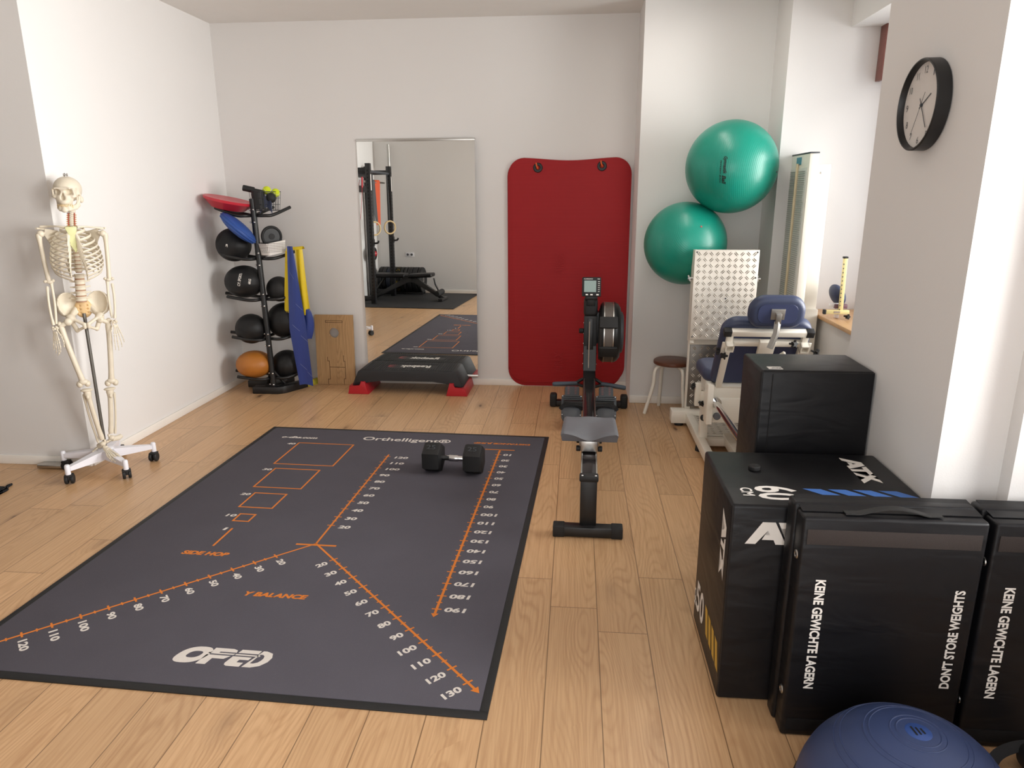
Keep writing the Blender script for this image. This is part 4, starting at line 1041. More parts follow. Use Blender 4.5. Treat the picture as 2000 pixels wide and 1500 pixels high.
bk.add(vs, fs, 0, tl); obj('tub', bk, pbm, pb)
obj('grip_slot', MB().prism(rrect(7, 1.9, .9, 5, 0, 6.9), 0, .25, 0, mat=tl @ T(0, -7.1, 0) @ basis((0, 0, 0), (1, 0, 0), (0, .1, 1))), K['black'], pb)
t = thing('hoop_weight', 'black padded ring standing upright in the white basket', 'ring', (-126.6, 272.4, 131.8), 40)
obj('ring', MB().tube([(7.6 * math.cos(2 * PI * k / 40), 0, 7.6 * math.sin(2 * PI * k / 40)) for k in range(40)], 1.2, 10, closed=True), K['rubber'], t)
obj('web', MB().lathe([(0, .6), (7, .5), (7, -.5), (0, -.6)][::-1], 32, 0, RX(90)), K['black'], t)
obj('spokes', MB().box((-6.6, -.5, -1), (6.6, .5, 1.2), bevel=.3, mat=RY(25)).box((-6.6, -.5, -1), (6.6, .5, 1.2), bevel=.3, mat=RY(115)).lathe([(0, -1), (2.4, -1), (2.4, 1), (0, 1)], 20, 0, RX(90)), pm('glossy_black_plastic', '141416', .15), t)

# exercise bands over the prong
yel = pm('yellow_latex', 'E2C61C', .5, var=.08, stretch=(6, 6, 1)); blu = pm('blue_latex', '2B3F86', .45, var=.1, stretch=(6, 6, 1))
t = thing('exercise_band', 'yellow latex exercise band folded over the rack prong', 'exercise band', (-110, 277, 119.5), 0, 'latex bands hung on the rack')
def strand(p0, p1, w0, w1, bow, th=.14, folds=.7):
    p0 = Vector(p0); p1 = Vector(p1)
    def f(u, v):
        c = p0.lerp(p1, v); w_ = w0 + (w1 - w0) * v
        return (c.x + (u - .5) * w_, c.y + bow * math.sin(PI * v) + folds * math.sin(u * 7 + v * 2.4) * (.6 + .4 * (1 - v)), c.z)
    return lambda mb: mb.sheet(f, 10, 22, th)
m = MB(); strand((-3.4, -4.4, .6), (-8.9, -5, -60.4), 5.6, 5.8, -1.2)(m)
obj('strand', m, yel, t)
m = MB(); strand((5.2, -4.4, 2.0), (8.0, -5, -52.6), 6.2, 7.2, -1.0, .14, 1.0)(m); obj('strand', m, yel, t)
m = MB().sheet(lambda u, v: (-5.6 + 13.8 * u, -4.4 + 6.0 * v, .8 + 2.4 * math.sin(PI * v) + 1.2 * u), 10, 8, .14); obj('fold', m, yel, t)
mk = MB()
for k in range(3): mk.box((-10.7 + k * 1.3, -6.5, -51), (-9.9 + k * 1.3, -6.35, -49.4))
obj('printed_mark', mk, K['matte'], t)
t = thing('exercise_band', 'long blue latex exercise band hanging from the rack almost to the floor', 'exercise band', (-110, 275, 121.5), 0, 'latex bands hung on the rack')
def fb(u, v):
    z = 2.6 - 118 * v; x0 = -3.4 - 3.2 * min(1, v * 1.7) + 4.4 * max(0, v - .58) / .42; x1 = 1.2 + 6.4 * min(1, v * 1.9) + 2.2 * max(0, v - .5) / .5
    return (x0 + (x1 - x0) * u, -4.6 - 1.6 * math.sin(PI * min(1, v * 1.1)) + .5 * math.sin(u * 6 + v * 5) * (1 - .5 * v), z + .8 * math.sin(u * 4) * (v > .98))
obj('loop', MB().sheet(lambda u, v: (3.6 + v * (5.2 + 4.6 * math.sin(PI * (.12 + .8 * u)) ** .7), -4.2 + 1.6 * v + .8 * math.sin(6 * v + 3 * u), -51 - 24 * u + 2.0 * v * (1 - u)), 18, 8, .16), blu, t)
fs_ = MB().sheet(fb, 10, 40, .16); mk = fs_
for v0, u0 in ((.18, .25), (.4, .55), (.55, .2), (.63, .62), (.84, .3), (.9, .7)):
    for k in range(3):
        a, c = Vector(fb(u0 + k * .05, v0 + k * .006)), Vector(fb(u0 + .3 + k * .05, v0 + .035 + k * .006)); o = Vector((0, -.22, 0)); d = Vector((.0, 0, .22))
        mk.add([a + o, c + o, c + o + d, a + o + d], [(0, 1, 2, 3)], 1)
obj('strip', fs_, [blu, pm('pale_blue_print', '8E9AC0', .6)], t)
t = thing('folded_card', 'yellow folded strip lying on the floor between rack and plywood board', 'strip', (-113, 290, 0), 62)
obj('strip', MB().sheet(lambda u, v: (-6 + 20 * u, -3 + 6 * v, .3 + 7.5 * max(0, v - .45) * (.4 + u * .6)), 10, 6, .25), pm('yellow_card', 'CDBF3E', .6), t)

# ================================================================ anatomical skeleton on a five-legged stand
sk_ = thing('skeleton_model', 'life-size ivory anatomical skeleton on a white five-legged rolling stand', 'skeleton', (-165, 87, 0), 36.295)
V3 = Vector
def bone(p, q, rs, re0, re1, bow=(0, 0, 0), n=14, fl=1.0):
    p, q, bw = V3(p), V3(q), V3(bow); pts = []; rr = []
    for k in range(n + 1):
        t_ = k / n; pts.append(p.lerp(q, t_) + bw * math.sin(PI * t_))
        rr.append(rs + (re0 - rs) * max(0, 1 - t_ / .2) ** 1.6 + (re1 - rs) * max(0, 1 - (1 - t_) / .2) ** 1.6)
    rr[0] *= .72; rr[-1] *= .72
    return MB().tube(pts, rr, 12, sx=fl)
def ell(X, Y, Z_, c, r):
    a = [(q - w_) / s_ for q, w_, s_ in zip((X, Y, Z_), c, r)]; k0 = np.sqrt(a[0] ** 2 + a[1] ** 2 + a[2] ** 2) + 1e-9
    k1 = np.sqrt((a[0] / r[0]) ** 2 + (a[1] / r[1]) ** 2 + (a[2] / r[2]) ** 2) + 1e-9; return k0 * (k0 - 1) / k1
def cap(X, Y, Z_, a, b_, r0, r1=None):
    r1 = r0 if r1 is None else r1; a = np.array(a, float); d = np.array(b_, float) - a
    t_ = np.clip(((X - a[0]) * d[0] + (Y - a[1]) * d[1] + (Z_ - a[2]) * d[2]) / (d @ d), 0, 1)
    return np.sqrt((X - a[0] - t_ * d[0]) ** 2 + (Y - a[1] - t_ * d[1]) ** 2 + (Z_ - a[2] - t_ * d[2]) ** 2) - (r0 + (r1 - r0) * t_)
def su(a, b_, k): h = np.clip(.5 + .5 * (b_ - a) / k, 0, 1); return b_ + (a - b_) * h - k * h * (1 - h)
def ss(a, b_, k): return -su(-a, b_, k)
BN = K['bone']
# skull, face towards -Y in its own frame, turned a little
ms = T(1.35, .4, 168.5) @ RZ(-18)
def skull(X, Y, Z_):
    d = ell(X, Y, Z_, (0, 1.0, .2), (6.9, 8.8, 6.9))
    d = su(d, ell(X, Y, Z_, (0, -5.0, -4.6), (4.9, 4.0, 4.6)), 1.6)
    d = su(d, ell(X, Y, Z_, (0, -6.4, -7.2), (2.9, 2.9, 1.7)), 1.0)
    d = su(d, cap(X, Y, Z_, (-3.6, -8.0, .3), (3.6, -8.0, .3), .75), 1.0)
    for s_ in (-1, 1):
        d = su(d, cap(X, Y, Z_, (s_ * 4.6, -7.0, -4.0), (s_ * 5.9, -5.4, -3.6), .85), .8)
        d = su(d, cap(X, Y, Z_, (s_ * 5.9, -5.4, -3.6), (s_ * 6.6, -.6, -3.0), .55), .4)
        d = su(d, cap(X, Y, Z_, (s_ * 5.0, -7.0, .2), (s_ * 5.4, -6.4, -3.4), .55), .5)
        d = su(d, ell(X, Y, Z_, (s_ * 5.8, 2.0, -5.6), (1.2, 1.5, 2.0)), .8)
    for s_ in (-1, 1):
        d = ss(d, ell(X, Y, Z_, (s_ * 2.9, -8.3, -1.5), (1.85, 3.4, 1.65)), .35)
        d = ss(d, ell(X, Y, Z_, (s_ * 6.4, -4.0, -2.0), (1.1, 2.3, 3.0)), .5)
        d = ss(d, ell(X, Y, Z_, (s_ * 4.6, -3.6, -6.6), (1.7, 2.4, 2.6)), .6)
    d = ss(d, ell(X, Y, Z_, (0, -9.0, -4.6), (1.1, 2.6, 1.35)), .3); d = ss(d, ell(X, Y, Z_, (0, -9.0, -3.4), (.6, 2.4, 1.5)), .25)
    return d
so_ = obj('skull', MB().sdf(skull, (-8.4, -10.6, -9.6), (8.4, 10.6, 7.8), .42, 0, ms), BN, sk_, angle=180)
obj('hook', MB().cyl((1.6, .2, 175.2), (1.6, .2, 177.4), .5, 12).cyl((.5, .2, 176.4), (2.8, .2, 176.4), .7, 12), K['steel'], sk_)
def jaw(X, Y, Z_):
    d = 9.0
    for s_ in (-1, 1):
        pts = [(0, -8.9, -11.2), (s_ * 2.3, -8.1, -11.0), (s_ * 4.4, -3.6, -10.2), (s_ * 5.2, -1.2, -8.8), (s_ * 5.5, -.6, -5.8), (s_ * 5.6, -.4, -4.0)]
        for i, (a, b_) in enumerate(zip(pts, pts[1:])):
            zz = Z_ if i > 2 else Z_; c = cap(X, Y, zz, a, b_, .85 if i < 3 else .7); d = su(d, c, .5)
            if i < 3: a2 = (a[0] * .97, a[1], a[2] + 1.3); b2_ = (b_[0] * .97, b_[1], b_[2] + 1.3); d = su(d, cap(X, Y, Z_, a2, b2_, .65), .6)
        d = su(d, cap(X, Y, Z_, (s_ * 5.0, -2.4, -8.4), (s_ * 5.3, -2.6, -4.4), .5), .8)
    return su(d, ell(X, Y, Z_, (0, -9.2, -11.6), (1.5, .9, 1.1)), .6)
obj('jaw', MB().sdf(jaw, (-7.4, -11, -13.8), (7.4, 1.4, -2.4), .4, 0, ms), BN, sk_, angle=180)
tm_ = pm('ivory_teeth', 'E6CFA4', .35)
for nme, z0, z1, rr in (('upper_teeth', -9.3, -8.2, 0), ('lower_teeth', -10.2, -9.3, .15)):
    te = MB()
    for k in range(-6, 7):
        x = k * .62; y = -9.25 + rr + .115 * x * x * 1.6; te.box((-.27, -.3, 0), (.27, .35, z1 - z0), 0, .1, 1, mat=ms @ T(x, y, z0) @ RZ(math.degrees(math.atan(.37 * x))))
    obj(nme, te, tm_, sk_)
# spine
def spine(z):
    P = [(104.5, -.3, -1.4), (112, .2, -2.4), (118, .5, -2.2), (126, .9, -.6), (134, 1.0, 1.6), (141, .9, 2.2), (147, .8, 1.0), (150, .9, .0), (156, 1.7, -.4), (160, 1.9, 0)]
    zs = [p[0] for p in P]; return V3((float(np.interp(z, zs, [p[1] for p in P])), float(np.interp(z, zs, [p[2] for p in P])), z))
def vert(z, r, h, pw):
    c = spine(z); m = MB(); d = r * .82
    m.lathe([(0, -h / 2), (r, -h / 2), (r * 1.04, -h / 2 + .2), (r * .86, 0), (r * 1.04, h / 2 - .2), (r, h / 2), (0, h / 2)], 18, 0, T(*c) @ Matrix.Diagonal((1, .8, 1, 1)))
    m.tube([c + V3((0, d, 0)), c + V3((0, d + pw * .9, -h * .5))], [.65, .35], 8, sx=.6)
    for s_ in (-1, 1): m.tube([c + V3((s_ * r * .6, d * .7, 0)), c + V3((s_ * (r + pw * .8), d + .6, .2))], [.6, .38], 8)
    return m
zz = 155.0
for k in range(8): obj('cervical_vertebra', vert(156.4 - k * 1.18, 1.15, .86, 1.2), BN, sk_)
for k in range(12):
    z = 146.9 - k * 2.15; obj('thoracic_vertebra', vert(z, 1.35 + .05 * k, 1.65, 2.0), BN, sk_)
for k in range(5):
    z = 119.9 - k * 3.25; obj('lumbar_vertebra', vert(z, 2.6 + .08 * k, 2.5, 3.0), BN, sk_)
    c = spine(z - 1.62); obj('disc', MB().lathe([(0, -.5), (2.4 + .08 * k, -.5), (2.55 + .08 * k, 0), (2.4 + .08 * k, .5), (0, .5)], 18, 0, T(*c) @ Matrix.Diagonal((1, .8, 1, 1))), K['disc'], sk_)
for k in range(6):
    z = 145.8 - (k + 6) * 2.15
    c = spine(z); obj('disc', MB().lathe([(0, -.3), (1.6, -.3), (1.6, .3), (0, .3)], 16, 0, T(*c) @ Matrix.Diagonal((1, .8, 1, 1))), K['disc'], sk_)
for s_ in (-1, 1):
    a = MB().tube([spine(155.6) + V3((s_ * 1.5, -.3, 0)), spine(152) + V3((s_ * 1.55, -.2, 0)), spine(148.6) + V3((s_ * 1.6, -.6, 0))], .24, 8); obj('artery', a, K['artery'], sk_)
    for k in range(6):
        c = spine(154.6 - k * 1.18); obj('nerve_root', MB().tube([c + V3((s_ * .9, .4, 0)), c + V3((s_ * 2.5, -.3, -.35))], [.3, .18], 6), K['nerve'], sk_)
# ribs
A_ = [6.0, 8.6, 10.2, 11.4, 12.0, 12.5, 12.8, 12.9, 12.6, 11.8, 10.2, 7.6]
for i in range(12):
    z0 = 147.2 - i * 2.15; c = spine(z0); a = A_[i]; drop = (3.2, 5.0, 6.2, 7.2, 8.0, 8.6, 9.2, 9.6, 9.8, 9.6, 7.2, 4.4)[i]; bdep = (5.4, 7.2, 8.2, 8.9, 9.4, 9.7, 9.8, 9.6, 9.2, 8.6, 7.6, 6)[i]
    for s_ in (-1, 1):
        pts = []; last = 1.0 if i < 10 else (.62, .46)[i - 10]; n = 22
        for k in range(n + 1):
            t_ = k / n * last; th = R(78 - 150 * t_); cx, cy_ = .75, c.y + 1.5 - bdep * .92
            x = cx + s_ * a * max(.12, math.cos(th)) if t_ < .999 else cx
            x = cx + s_ * (a * math.cos(th)); y = cy_ + bdep * math.sin(th); z = z0 + .6 - drop * (t_ ** 1.15)
            pts.append(V3((x, y, z)))
        if i < 10:                                        # costal cartilage up to the breastbone
            zt = (146.4, 144.6, 142.8, 141.0, 139.2, 137.6, 136.6, 135.8, 135.0, 134.6)[i]; e = pts[-1]
            st_ = V3((.2 + s_ * (1.8 if i < 7 else 1.8 + (i - 6) * 1.0), -10.0 - (146 - zt) * .1, zt if i < 7 else zt - (i - 6) * 2.1))
            for k in range(1, 7): t_ = k / 6; pts.append(e.lerp(st_, t_) + V3((0, -.5 * math.sin(PI * t_), -.9 * math.sin(PI * t_) * (1 if i > 2 else .2))))
        pts = [c + V3((s_ * 1.2, 1.3, .3))] + pts
        wdt = .82 if i < 10 else .6
        obj('rib', MB().tube(pts, [wdt * (.7 if k == 0 else 1) for k in range(len(pts))], 8, sx=.42, up=(0, 0, 1)), BN, sk_)
# breastbone
out = [(-2.9, 0), (-1.2, .5), (0, -.1), (1.2, .5), (2.9, 0), (2.6, -1.9), (1.7, -3.2), (1.8, -4.4), (1.45, -5.4), (1.95, -6.4), (1.6, -7.6), (2.1, -8.8), (1.9, -10.4), (.9, -11.6), (.75, -13.4), (0, -14.6), (-.6, -13.4), (-.9, -11.6), (-1.9, -10.4), (-2.0, -8.8), (-1.5, -7.6), (-1.8, -6.4), (-1.4, -5.4), (-1.8, -4.4), (-1.6, -3.2), (-2.6, -1.9)]
obj('breastbone', MB().prism(out, -.55, .55, 0, .3, 2, mat=basis((.15, -10.6, 148.0), (1, 0, 0), (-.05, -.12, 1))), K['sternum'], sk_)
for s_, e in ((-1, (-14.6, -2.6, 148.3)), (1, (16.4, .8, 146.4))):
    b0 = V3((.3 + s_ * 2.9, -9.6, 147.9)); e = V3(e)
    obj('collarbone', MB().tube(smooth_path([b0, b0.lerp(e, .33) + V3((0, -.8, .5)), b0.lerp(e, .7) + V3((0, .8, .3)), e], 5), [.75, .7, .62, .56, .52, .5, .5, .5, .52, .55, .58, .62, .66, .7, .72, .6], 10), BN, sk_)
    sh_ = V3((-15.4, -3, 144.4)) if s_ < 0 else V3((16.5, 1, 143.6))
    pl = [(0, 0), (1.2, 3.4), (3.6, 2.4), (8.2, 2.0), (8.6, -3), (6.4, -11.5), (5.2, -11.8), (2.4, -4.6)]
    ob = V3((sh_.x - s_ * 2.0, sh_.y + 2.4, sh_.z - .6))
    mm = basis(ob, (-s_, .62, 0), (0, 0, 1)); pb_ = MB().prism(pl, -.35, .35, 0, .2, 2, mat=mm)
    pb_.tube(smooth_path([mm @ V3((7.8, 1.4, 1.0 * s_)), mm @ V3((4, 2.4, 1.2 * s_)), sh_ + V3((-s_ * .4, 1.2, 2.9)), sh_ + V3((s_ * .9, -.4, 3.0))], 4), .55, 8); pb_.tube([ob + V3((s_ * .2, -.6, 1.6)), ob + V3((s_ * -.6, -3.0, 1.0))], [.6, .5], 8)
    obj('shoulder_blade', pb_, BN, sk_)
# pelvis
def hipb(s_):
    def f(X, Y, Z_):
        X = (X - .35) * s_
        o = ell(X, Y, Z_, (7.8, .8, 103.4), (6.4, 4.6, 7.4)); i_ = ell(X, Y, Z_, (6.4, -1.9, 104.6), (5.9, 4.9, 7.8))
        d = np.maximum(o, -i_); d = np.maximum(d, 2.2 - X)
        d = su(d, ell(X, Y, Z_, (7.4, -3.2, 95.6), (2.6, 2.6, 2.8)), 1.2)
        d = su(d, cap(X, Y, Z_, (6.6, -4.6, 96), (1.2, -7.8, 92.6), .95), .8); d = su(d, cap(X, Y, Z_, (7.0, -2.6, 94), (5.0, -2.6, 88.6), 1.2, 1.3), .8)
        d = su(d, cap(X, Y, Z_, (5.0, -3, 88.4), (1.0, -7.6, 91), .85), .6); d = su(d, cap(X, Y, Z_, (1.0, -7.8, 92.8), (1.0, -7.7, 90.6), .95), .5)
        d = su(d, cap(X, Y, Z_, (6.8, -2, 97), (3.2, 2.6, 102), 1.3), 1.0)
        return ss(d, ell(X, Y, Z_, (9.7, -4.4, 94.8), (1.9, 1.9, 1.9)), .3)
    return f
for s_ in (-1, 1):
    lo = (-16, -10, 86) if s_ < 0 else (-1.5, -10, 86); hi = (2.2, 7, 112) if s_ < 0 else (16.5, 7, 112)
    obj('hip_bone', MB().sdf(hipb(s_), lo, hi, .46), BN, sk_, angle=180)
def sac(X, Y, Z_):
    d = ell(X, Y, Z_, (.2, 1.6, 100.6), (4.6 , 1.9, 5.6))
    for k in range(3):
        for s_ in (-1, 1): d = ss(d, ell(X, Y, Z_, (.2 + s_ * 1.9, .1, 102.6 - k * 2.2), (.55, .9, .5)), .3)
    return d
obj('sacrum', MB().sdf(sac, (-5.4, -1.4, 94), (6, 4.4, 107.4), .42), K['bone2'], sk_, angle=180)
# arms
def hand(w_, pts5, mat_):
    w_ = V3(w_); m = MB()
    for k in range(7):
        a = 2 * PI * k / 7; m.ball((w_.x + 1.1 * math.cos(a), w_.y + .5 * math.sin(a), w_.z - 1.2 - .7 * math.sin(a * 2) - .5), (.75, .7, .75), 10)
    h = obj('hand', m, BN, sk_)
    for ch_ in pts5:
        f = MB(); C_ = [V3(c) for c in ch_]
        for a, b_, r0 in zip(C_, C_[1:], (.36, .32, .27, .22)):
            pts = [a.lerp(b_, t_) for t_ in (.03, .12, .3, .6, .85, .97)]; f.tube(pts, [r0 * 1.3, r0 * 1.55, r0 * .85, r0 * .8, r0 * 1.35, r0 * 1.1], 8)
        obj('finger', f, BN, h)
shL, elL, wrL = V3((-15.4, -3, 144)), V3((-14.6, -3, 117.8)), V3((-15.3, -8, 93.4))
shR, elR, wrR = V3((16.5, 1, 143.2)), V3((15.5, 0, 117)), V3((14.8, -5, 94))
for sh_, el, wr_, s_ in ((shL, elL, wrL, -1), (shR, elR, wrR, 1)):
    h = bone(sh_ + V3((s_ * .4, 0, .4)), el, 1.15, 2.0, 1.5, (s_ * .2, .3, 0)); h.ball(sh_ + V3((-s_ * .7, .2, .4)), 1.95, 18); h.ball(el + V3((-s_ * 2.0, .2, .4)), .95, 12); h.ball(el + V3((s_ * 1.7, -.2, .2)), 1.0, 12); h.ball(el + V3((-s_ * .3, -.4, -.2)), (1.7, 1.0, 1.0), 12)
    obj('humerus', h, BN, sk_)
    h = bone(el + V3((-s_ * .9, .8, .6)), wr_ + V3((-s_ * .9, .5, .6)), .68, 1.35, .72, (-s_ * .5, .2, 0)); obj('ulna', h, BN, sk_)
    h = bone(el + V3((s_ * 1.2, -.3, -2.6)), wr_ + V3((s_ * .5, -.2, .2)), .68, .95, 1.15, (s_ * .55, -.2, 0)); obj('radius', h, BN, sk_)
def fing(w_, kn, ds):
    w_ = V3(w_); return [w_, V3(kn)] + [V3(d) for d in ds]
hand(wrL, [[(-14.6, -8.6, 91.2), (-12.9, -9.6, 87.2), (-12.2, -10.2, 83.6), (-12.4, -10.4, 80.8)], [(-15, -8.4, 90), (-14.4, -9.2, 84.4), (-14.2, -9.9, 80.6), (-14.6, -9.2, 78.2), (-15.2, -8.4, 77)],
           [(-15.4, -8.1, 90), (-15.4, -8.6, 83.8), (-15.2, -9.2, 79.6), (-15.5, -8.6, 77), (-16, -7.8, 75.8)], [(-15.9, -7.6, 90), (-16.3, -7.8, 84.2), (-16.4, -8.2, 80.4), (-16.6, -7.5, 78), (-17, -6.8, 77)], [(-16.2, -7.2, 90), (-17, -6.9, 85), (-17.4, -7.1, 82), (-17.6, -6.5, 80), (-17.8, -6, 79)]], BN)
hand(wrR, [[(14.2, -5.6, 91.6), (12.6, -6.8, 88), (11.6, -7.6, 84.4), (11.3, -8.0, 81.6)], [(14.5, -5.4, 90.6), (13.8, -6.4, 84.8), (13.4, -7.4, 80.4), (13.4, -7.8, 77.8), (13.3, -7.8, 75.8)],
           [(14.9, -5.1, 90.6), (15, -6, 84.6), (14.9, -7, 80), (15, -7.4, 77.2), (14.9, -7.4, 75.2)], [(15.4, -4.7, 90.6), (16.2, -5.4, 85), (16.7, -6.3, 81.2), (16.9, -6.6, 78.6), (16.8, -6.5, 77)], [(15.8, -4.4, 90.8), (17.2, -4.8, 86), (18, -5.5, 83), (18.3, -5.8, 81), (18.4, -5.8, 79.6)]], BN)
# legs
for hip, kn, tk, an, f0, f1, s_ in (((-8.6, -4.8, 94.4), (-5.9, -6, 57.6), (-4.9, -6, 52.6), (-1.0, -4, 20.6), (-6.8, -4.4, 50.4), (-3.2, -3, 18.8), -1), ((7.6, -3, 94), (8.6, -3, 55.6), (7.1, -3, 51), (4.2, -2, 23.2), (9.2, -.2, 48.2), (6.4, .2, 22), 1)):
    hip, kn, tk, an = V3(hip), V3(kn), V3(tk), V3(an)
    tro = hip + V3((s_ * 4.0, .6, -2.2)); f = bone(tro, kn, 1.5, 1.9, 1.9, (s_ * .2, -.9, 0), 18)
    f.ball(hip, 2.2, 20); f.tube([hip, hip.lerp(tro, .55), tro], [1.5, 1.25, 1.6], 12); f.ball(tro + V3((s_ * .4, .3, 1.0)), (1.4, 1.5, 1.7), 14)
    for q in (-1, 1): f.ball(kn + V3((q * 2.0, .3, -.6)), (1.75, 2.5, 2.0), 16)
    f.ball(kn + V3((0, -.4, .8)), (2.6, 1.9, 1.8), 16); obj('femur', f, BN, sk_)
    t_ = bone(tk, an, 1.38, 2.6, 1.75, (s_ * .2, 0, 0), 18); t_.ball(tk + V3((0, .2, .4)), (3.3, 2.4, 1.0), 18); t_.ball(tk + V3((0, -1.6, -3.6)), (.9, .7, 1.4), 10); t_.ball(an + V3((-s_ * 1.3, 0, -1.2)), (.8, 1, 1.3), 10); obj('tibia', t_, BN, sk_)
    obj('fibula', bone(f0, f1, .62, .95, .95, (s_ * .5, .3, 0), 16), BN, sk_)
def foot(an, heel, tips, mids):
    an, heel = V3(an), V3(heel); m = MB()
    m.ball(an + V3((0, 0, -1.6)), (1.9, 2.0, 1.5), 14); m.tube([heel, heel.lerp(an, .35) + V3((0, 0, -1.6)), an + V3((0, 0, -2.6))], [1.3, 1.7, 1.5], 12)
    for k, (md, tp) in enumerate(zip(mids, tips)):
        md, tp = V3(md), V3(tp); st_ = an + V3((0, 0, -2.4)); s1 = st_.lerp(md, .38); m.ball(s1, (1.0, 1.0, .9), 10); m.ball(st_.lerp(md, .2), (1.0, 1.0, .9), 10)
        for a, b_, r0 in ((s1, md, .5), (md, md.lerp(tp, .55), .42), (md.lerp(tp, .55), tp, .34)):
            r0 *= 1.25 if k == 0 else 1; m.tube([a.lerp(b_, q) for q in (.02, .14, .35, .65, .88, .98)], [r0 * 1.1, r0 * 1.3, r0 * .75, r0 * .75, r0 * 1.3, r0 * 1.0], 8)
    obj('foot', m, BN, sk_)
foot((-1.0, -4, 19.6), (-3.4, -.2, 16.6), [(9.8, -20, 9.4), (7.6, -20.4, 9.0), (5.8, -19.4, 9.2), (4.0, -18, 9.6), (2.4, -16.2, 10)], [(6.0, -14.6, 12.4), (4.4, -14.8, 12), (3.0, -14.2, 12), (1.6, -13.4, 12), (.4, -12.2, 12)])
foot((4.2, -2, 22.0), (9.6, 1.8, 19.6), [(-7.2, -1.0, 12.8), (-7.4, .6, 12.6), (-6.8, 2.2, 12.8), (-5.8, 3.6, 13.2), (-4.6, 4.6, 13.6)], [(-2.6, -1.6, 16), (-2.6, -.2, 15.6), (-2.2, 1.2, 15.6), (-1.4, 2.4, 15.8), (-.4, 3.4, 16)])
# stand
obj('stand_pole', MB().tube([(0, 0, 9), (0, 0, 98)], .95, 16), pm('grey_steel_tube', '77746F', .35, .7), sk_)
hubm = pm('white_stand_plastic', 'E7E7EE', .4)
st_ = obj('stand_hub', MB().lathe([(0, 7.4), (4.2, 7.4), (5.2, 8.2), (5.0, 13.0), (4.0, 14.2), (1.4, 15.0), (0, 15)], 24), hubm, sk_)
for k in range(5):
    w_a = (-106, -34, 38, 110, 187)[k] - 36.295; m = RZ(w_a)
    prof = [(3, 7.6), (25.4, 8.2), (25.4, 10.6), (24, 11.0), (3, 13.4)]
    a = MB()
    vs = [m @ V3((x, s2 * (2.9 - 1.5 * (x - 3) / 22.4), z)) for s2 in (-1, 1) for x, z in prof]; n = len(prof)
    a.add(vs, [tuple(range(n)), tuple(n + k_ for k_ in range(n))[::-1]] + [(k_, n + k_, n + (k_ + 1) % n, (k_ + 1) % n) for k_ in range(n)])
    a.lathe([(1.5, 6.2), (1.5, 11.4), (1.1, 12.2), (0, 12.4)], 16, 0, m @ T(26.4, 0, 0))
    leg = obj('stand_leg', a, hubm, sk_)
    c = MB(); r_ = (40, -20, 60, 100, 10)[k]; mc = m @ T(26.4, 0, 0) @ RZ(r_)
    for s2 in (-1, 1): c.lathe([(0, -.9), (2.5, -.9), (2.9, -.5), (2.9, .5), (2.5, .9), (0, .9)], 24, 0, mc @ T(-1.2, s2 * 1.55, 2.9) @ RX(90))
    c.box((-2.6, -.7, 2.6), (1.2, .7, 5.6), 0, .4, mat=mc); c.box((-3.4, -2.4, 4.6), (1.4, 2.4, 6.0), 0, .7, mat=mc); c.tube([mc @ V3((0, 0, 5)), mc @ V3((0, 0, 7))], .7, 10)
    obj('caster', c, K['rubber'], leg)

# ================================================================ bits on the floor at that side
t = thing('steel_plate', 'flat silver plate with short black stem tucked behind the stand caster', 'plate', (-200, 86.2, 0), 3)
obj('plate', MB().prism(rrect(19, 7, 1.2, 4), .6, 2.8, 0, .4, 2), K['alu'], t); obj('stem', MB().tube([(8.4, -2.6, 1.8), (13, -4.4, 2.6)], .8, 10), K['black'], t)
def jig(n_, amp, L_): return [(amp * (1 if (k // 2) % 2 else 0) * 1.0, -k * L_ / n_) for k in range(n_ + 1)]
t = thing('puzzle_mat', 'black speckled rubber puzzle mat tile whose toothed edge enters the picture', 'mat tile', (-204, 58, 0))
edge_ = []
for k in range(11):
    y = -k * 6.0; r_ = 2.2
    edge_ += [(0 + 2.4 * math.sin(R(a)) * (1 if k % 2 else -1), y - 3 - 3 * math.cos(R(a))) for a in (0, 30, 60, 90, 120, 150)]
obj('tile', MB().prism([(-62, 0)] + edge_ + [(-62, -66)], .02, 1.4, 0, .15), speckle_mat('speckled_rubber', '17171A', '9A9AA0', 260, .9, .9), t)

# ================================================================ leg press in the window corner
lp_ = thing('leg_press', 'white leg press machine with diamond-plate footrest and blue reclined seat', 'leg press', (230, 120, 0))
LO = (-230, -120, 0)
def lug_plate(mb, x0, x1, y0, y1, m, pitch=4.3, mi=1, n=2):
    """raised lozenge lugs, groups turned alternately"""
    nx = max(1, int((x1 - x0) / pitch)); ny = max(1, int((y1 - y0) / pitch)); px, py = (x1 - x0) / nx, (y1 - y0) / ny
    for i in range(nx):
        for j in range(ny):
            a = 45 if (i + j) % 2 else -45
            for k in range(n):
                o = (k - (n - 1) / 2) * 1.05; c = V3((x0 + (i + .5) * px + o * math.cos(R(a + 90)), y0 + (j + .5) * py + o * math.sin(R(a + 90)), 0))
                q = T(*c) @ RZ(a); L_ = 1.7; W_ = .27
                mb.add([q @ V3(p) for p in ((-L_, 0, 0), (-L_ * .5, -W_, 0), (L_ * .5, -W_, 0), (L_, 0, 0), (L_ * .5, W_, 0), (-L_ * .5, W_, 0), (-L_ * .45, 0, .26), (L_ * .45, 0, .26))],
                       [(0, 1, 6), (1, 2, 7, 6), (2, 3, 7), (3, 4, 7), (4, 5, 6, 7), (5, 0, 6)], mi, m)
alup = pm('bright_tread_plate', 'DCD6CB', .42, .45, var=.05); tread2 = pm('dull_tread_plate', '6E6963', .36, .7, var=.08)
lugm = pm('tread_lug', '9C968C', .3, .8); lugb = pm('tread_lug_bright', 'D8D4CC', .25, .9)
W_ = K['white']
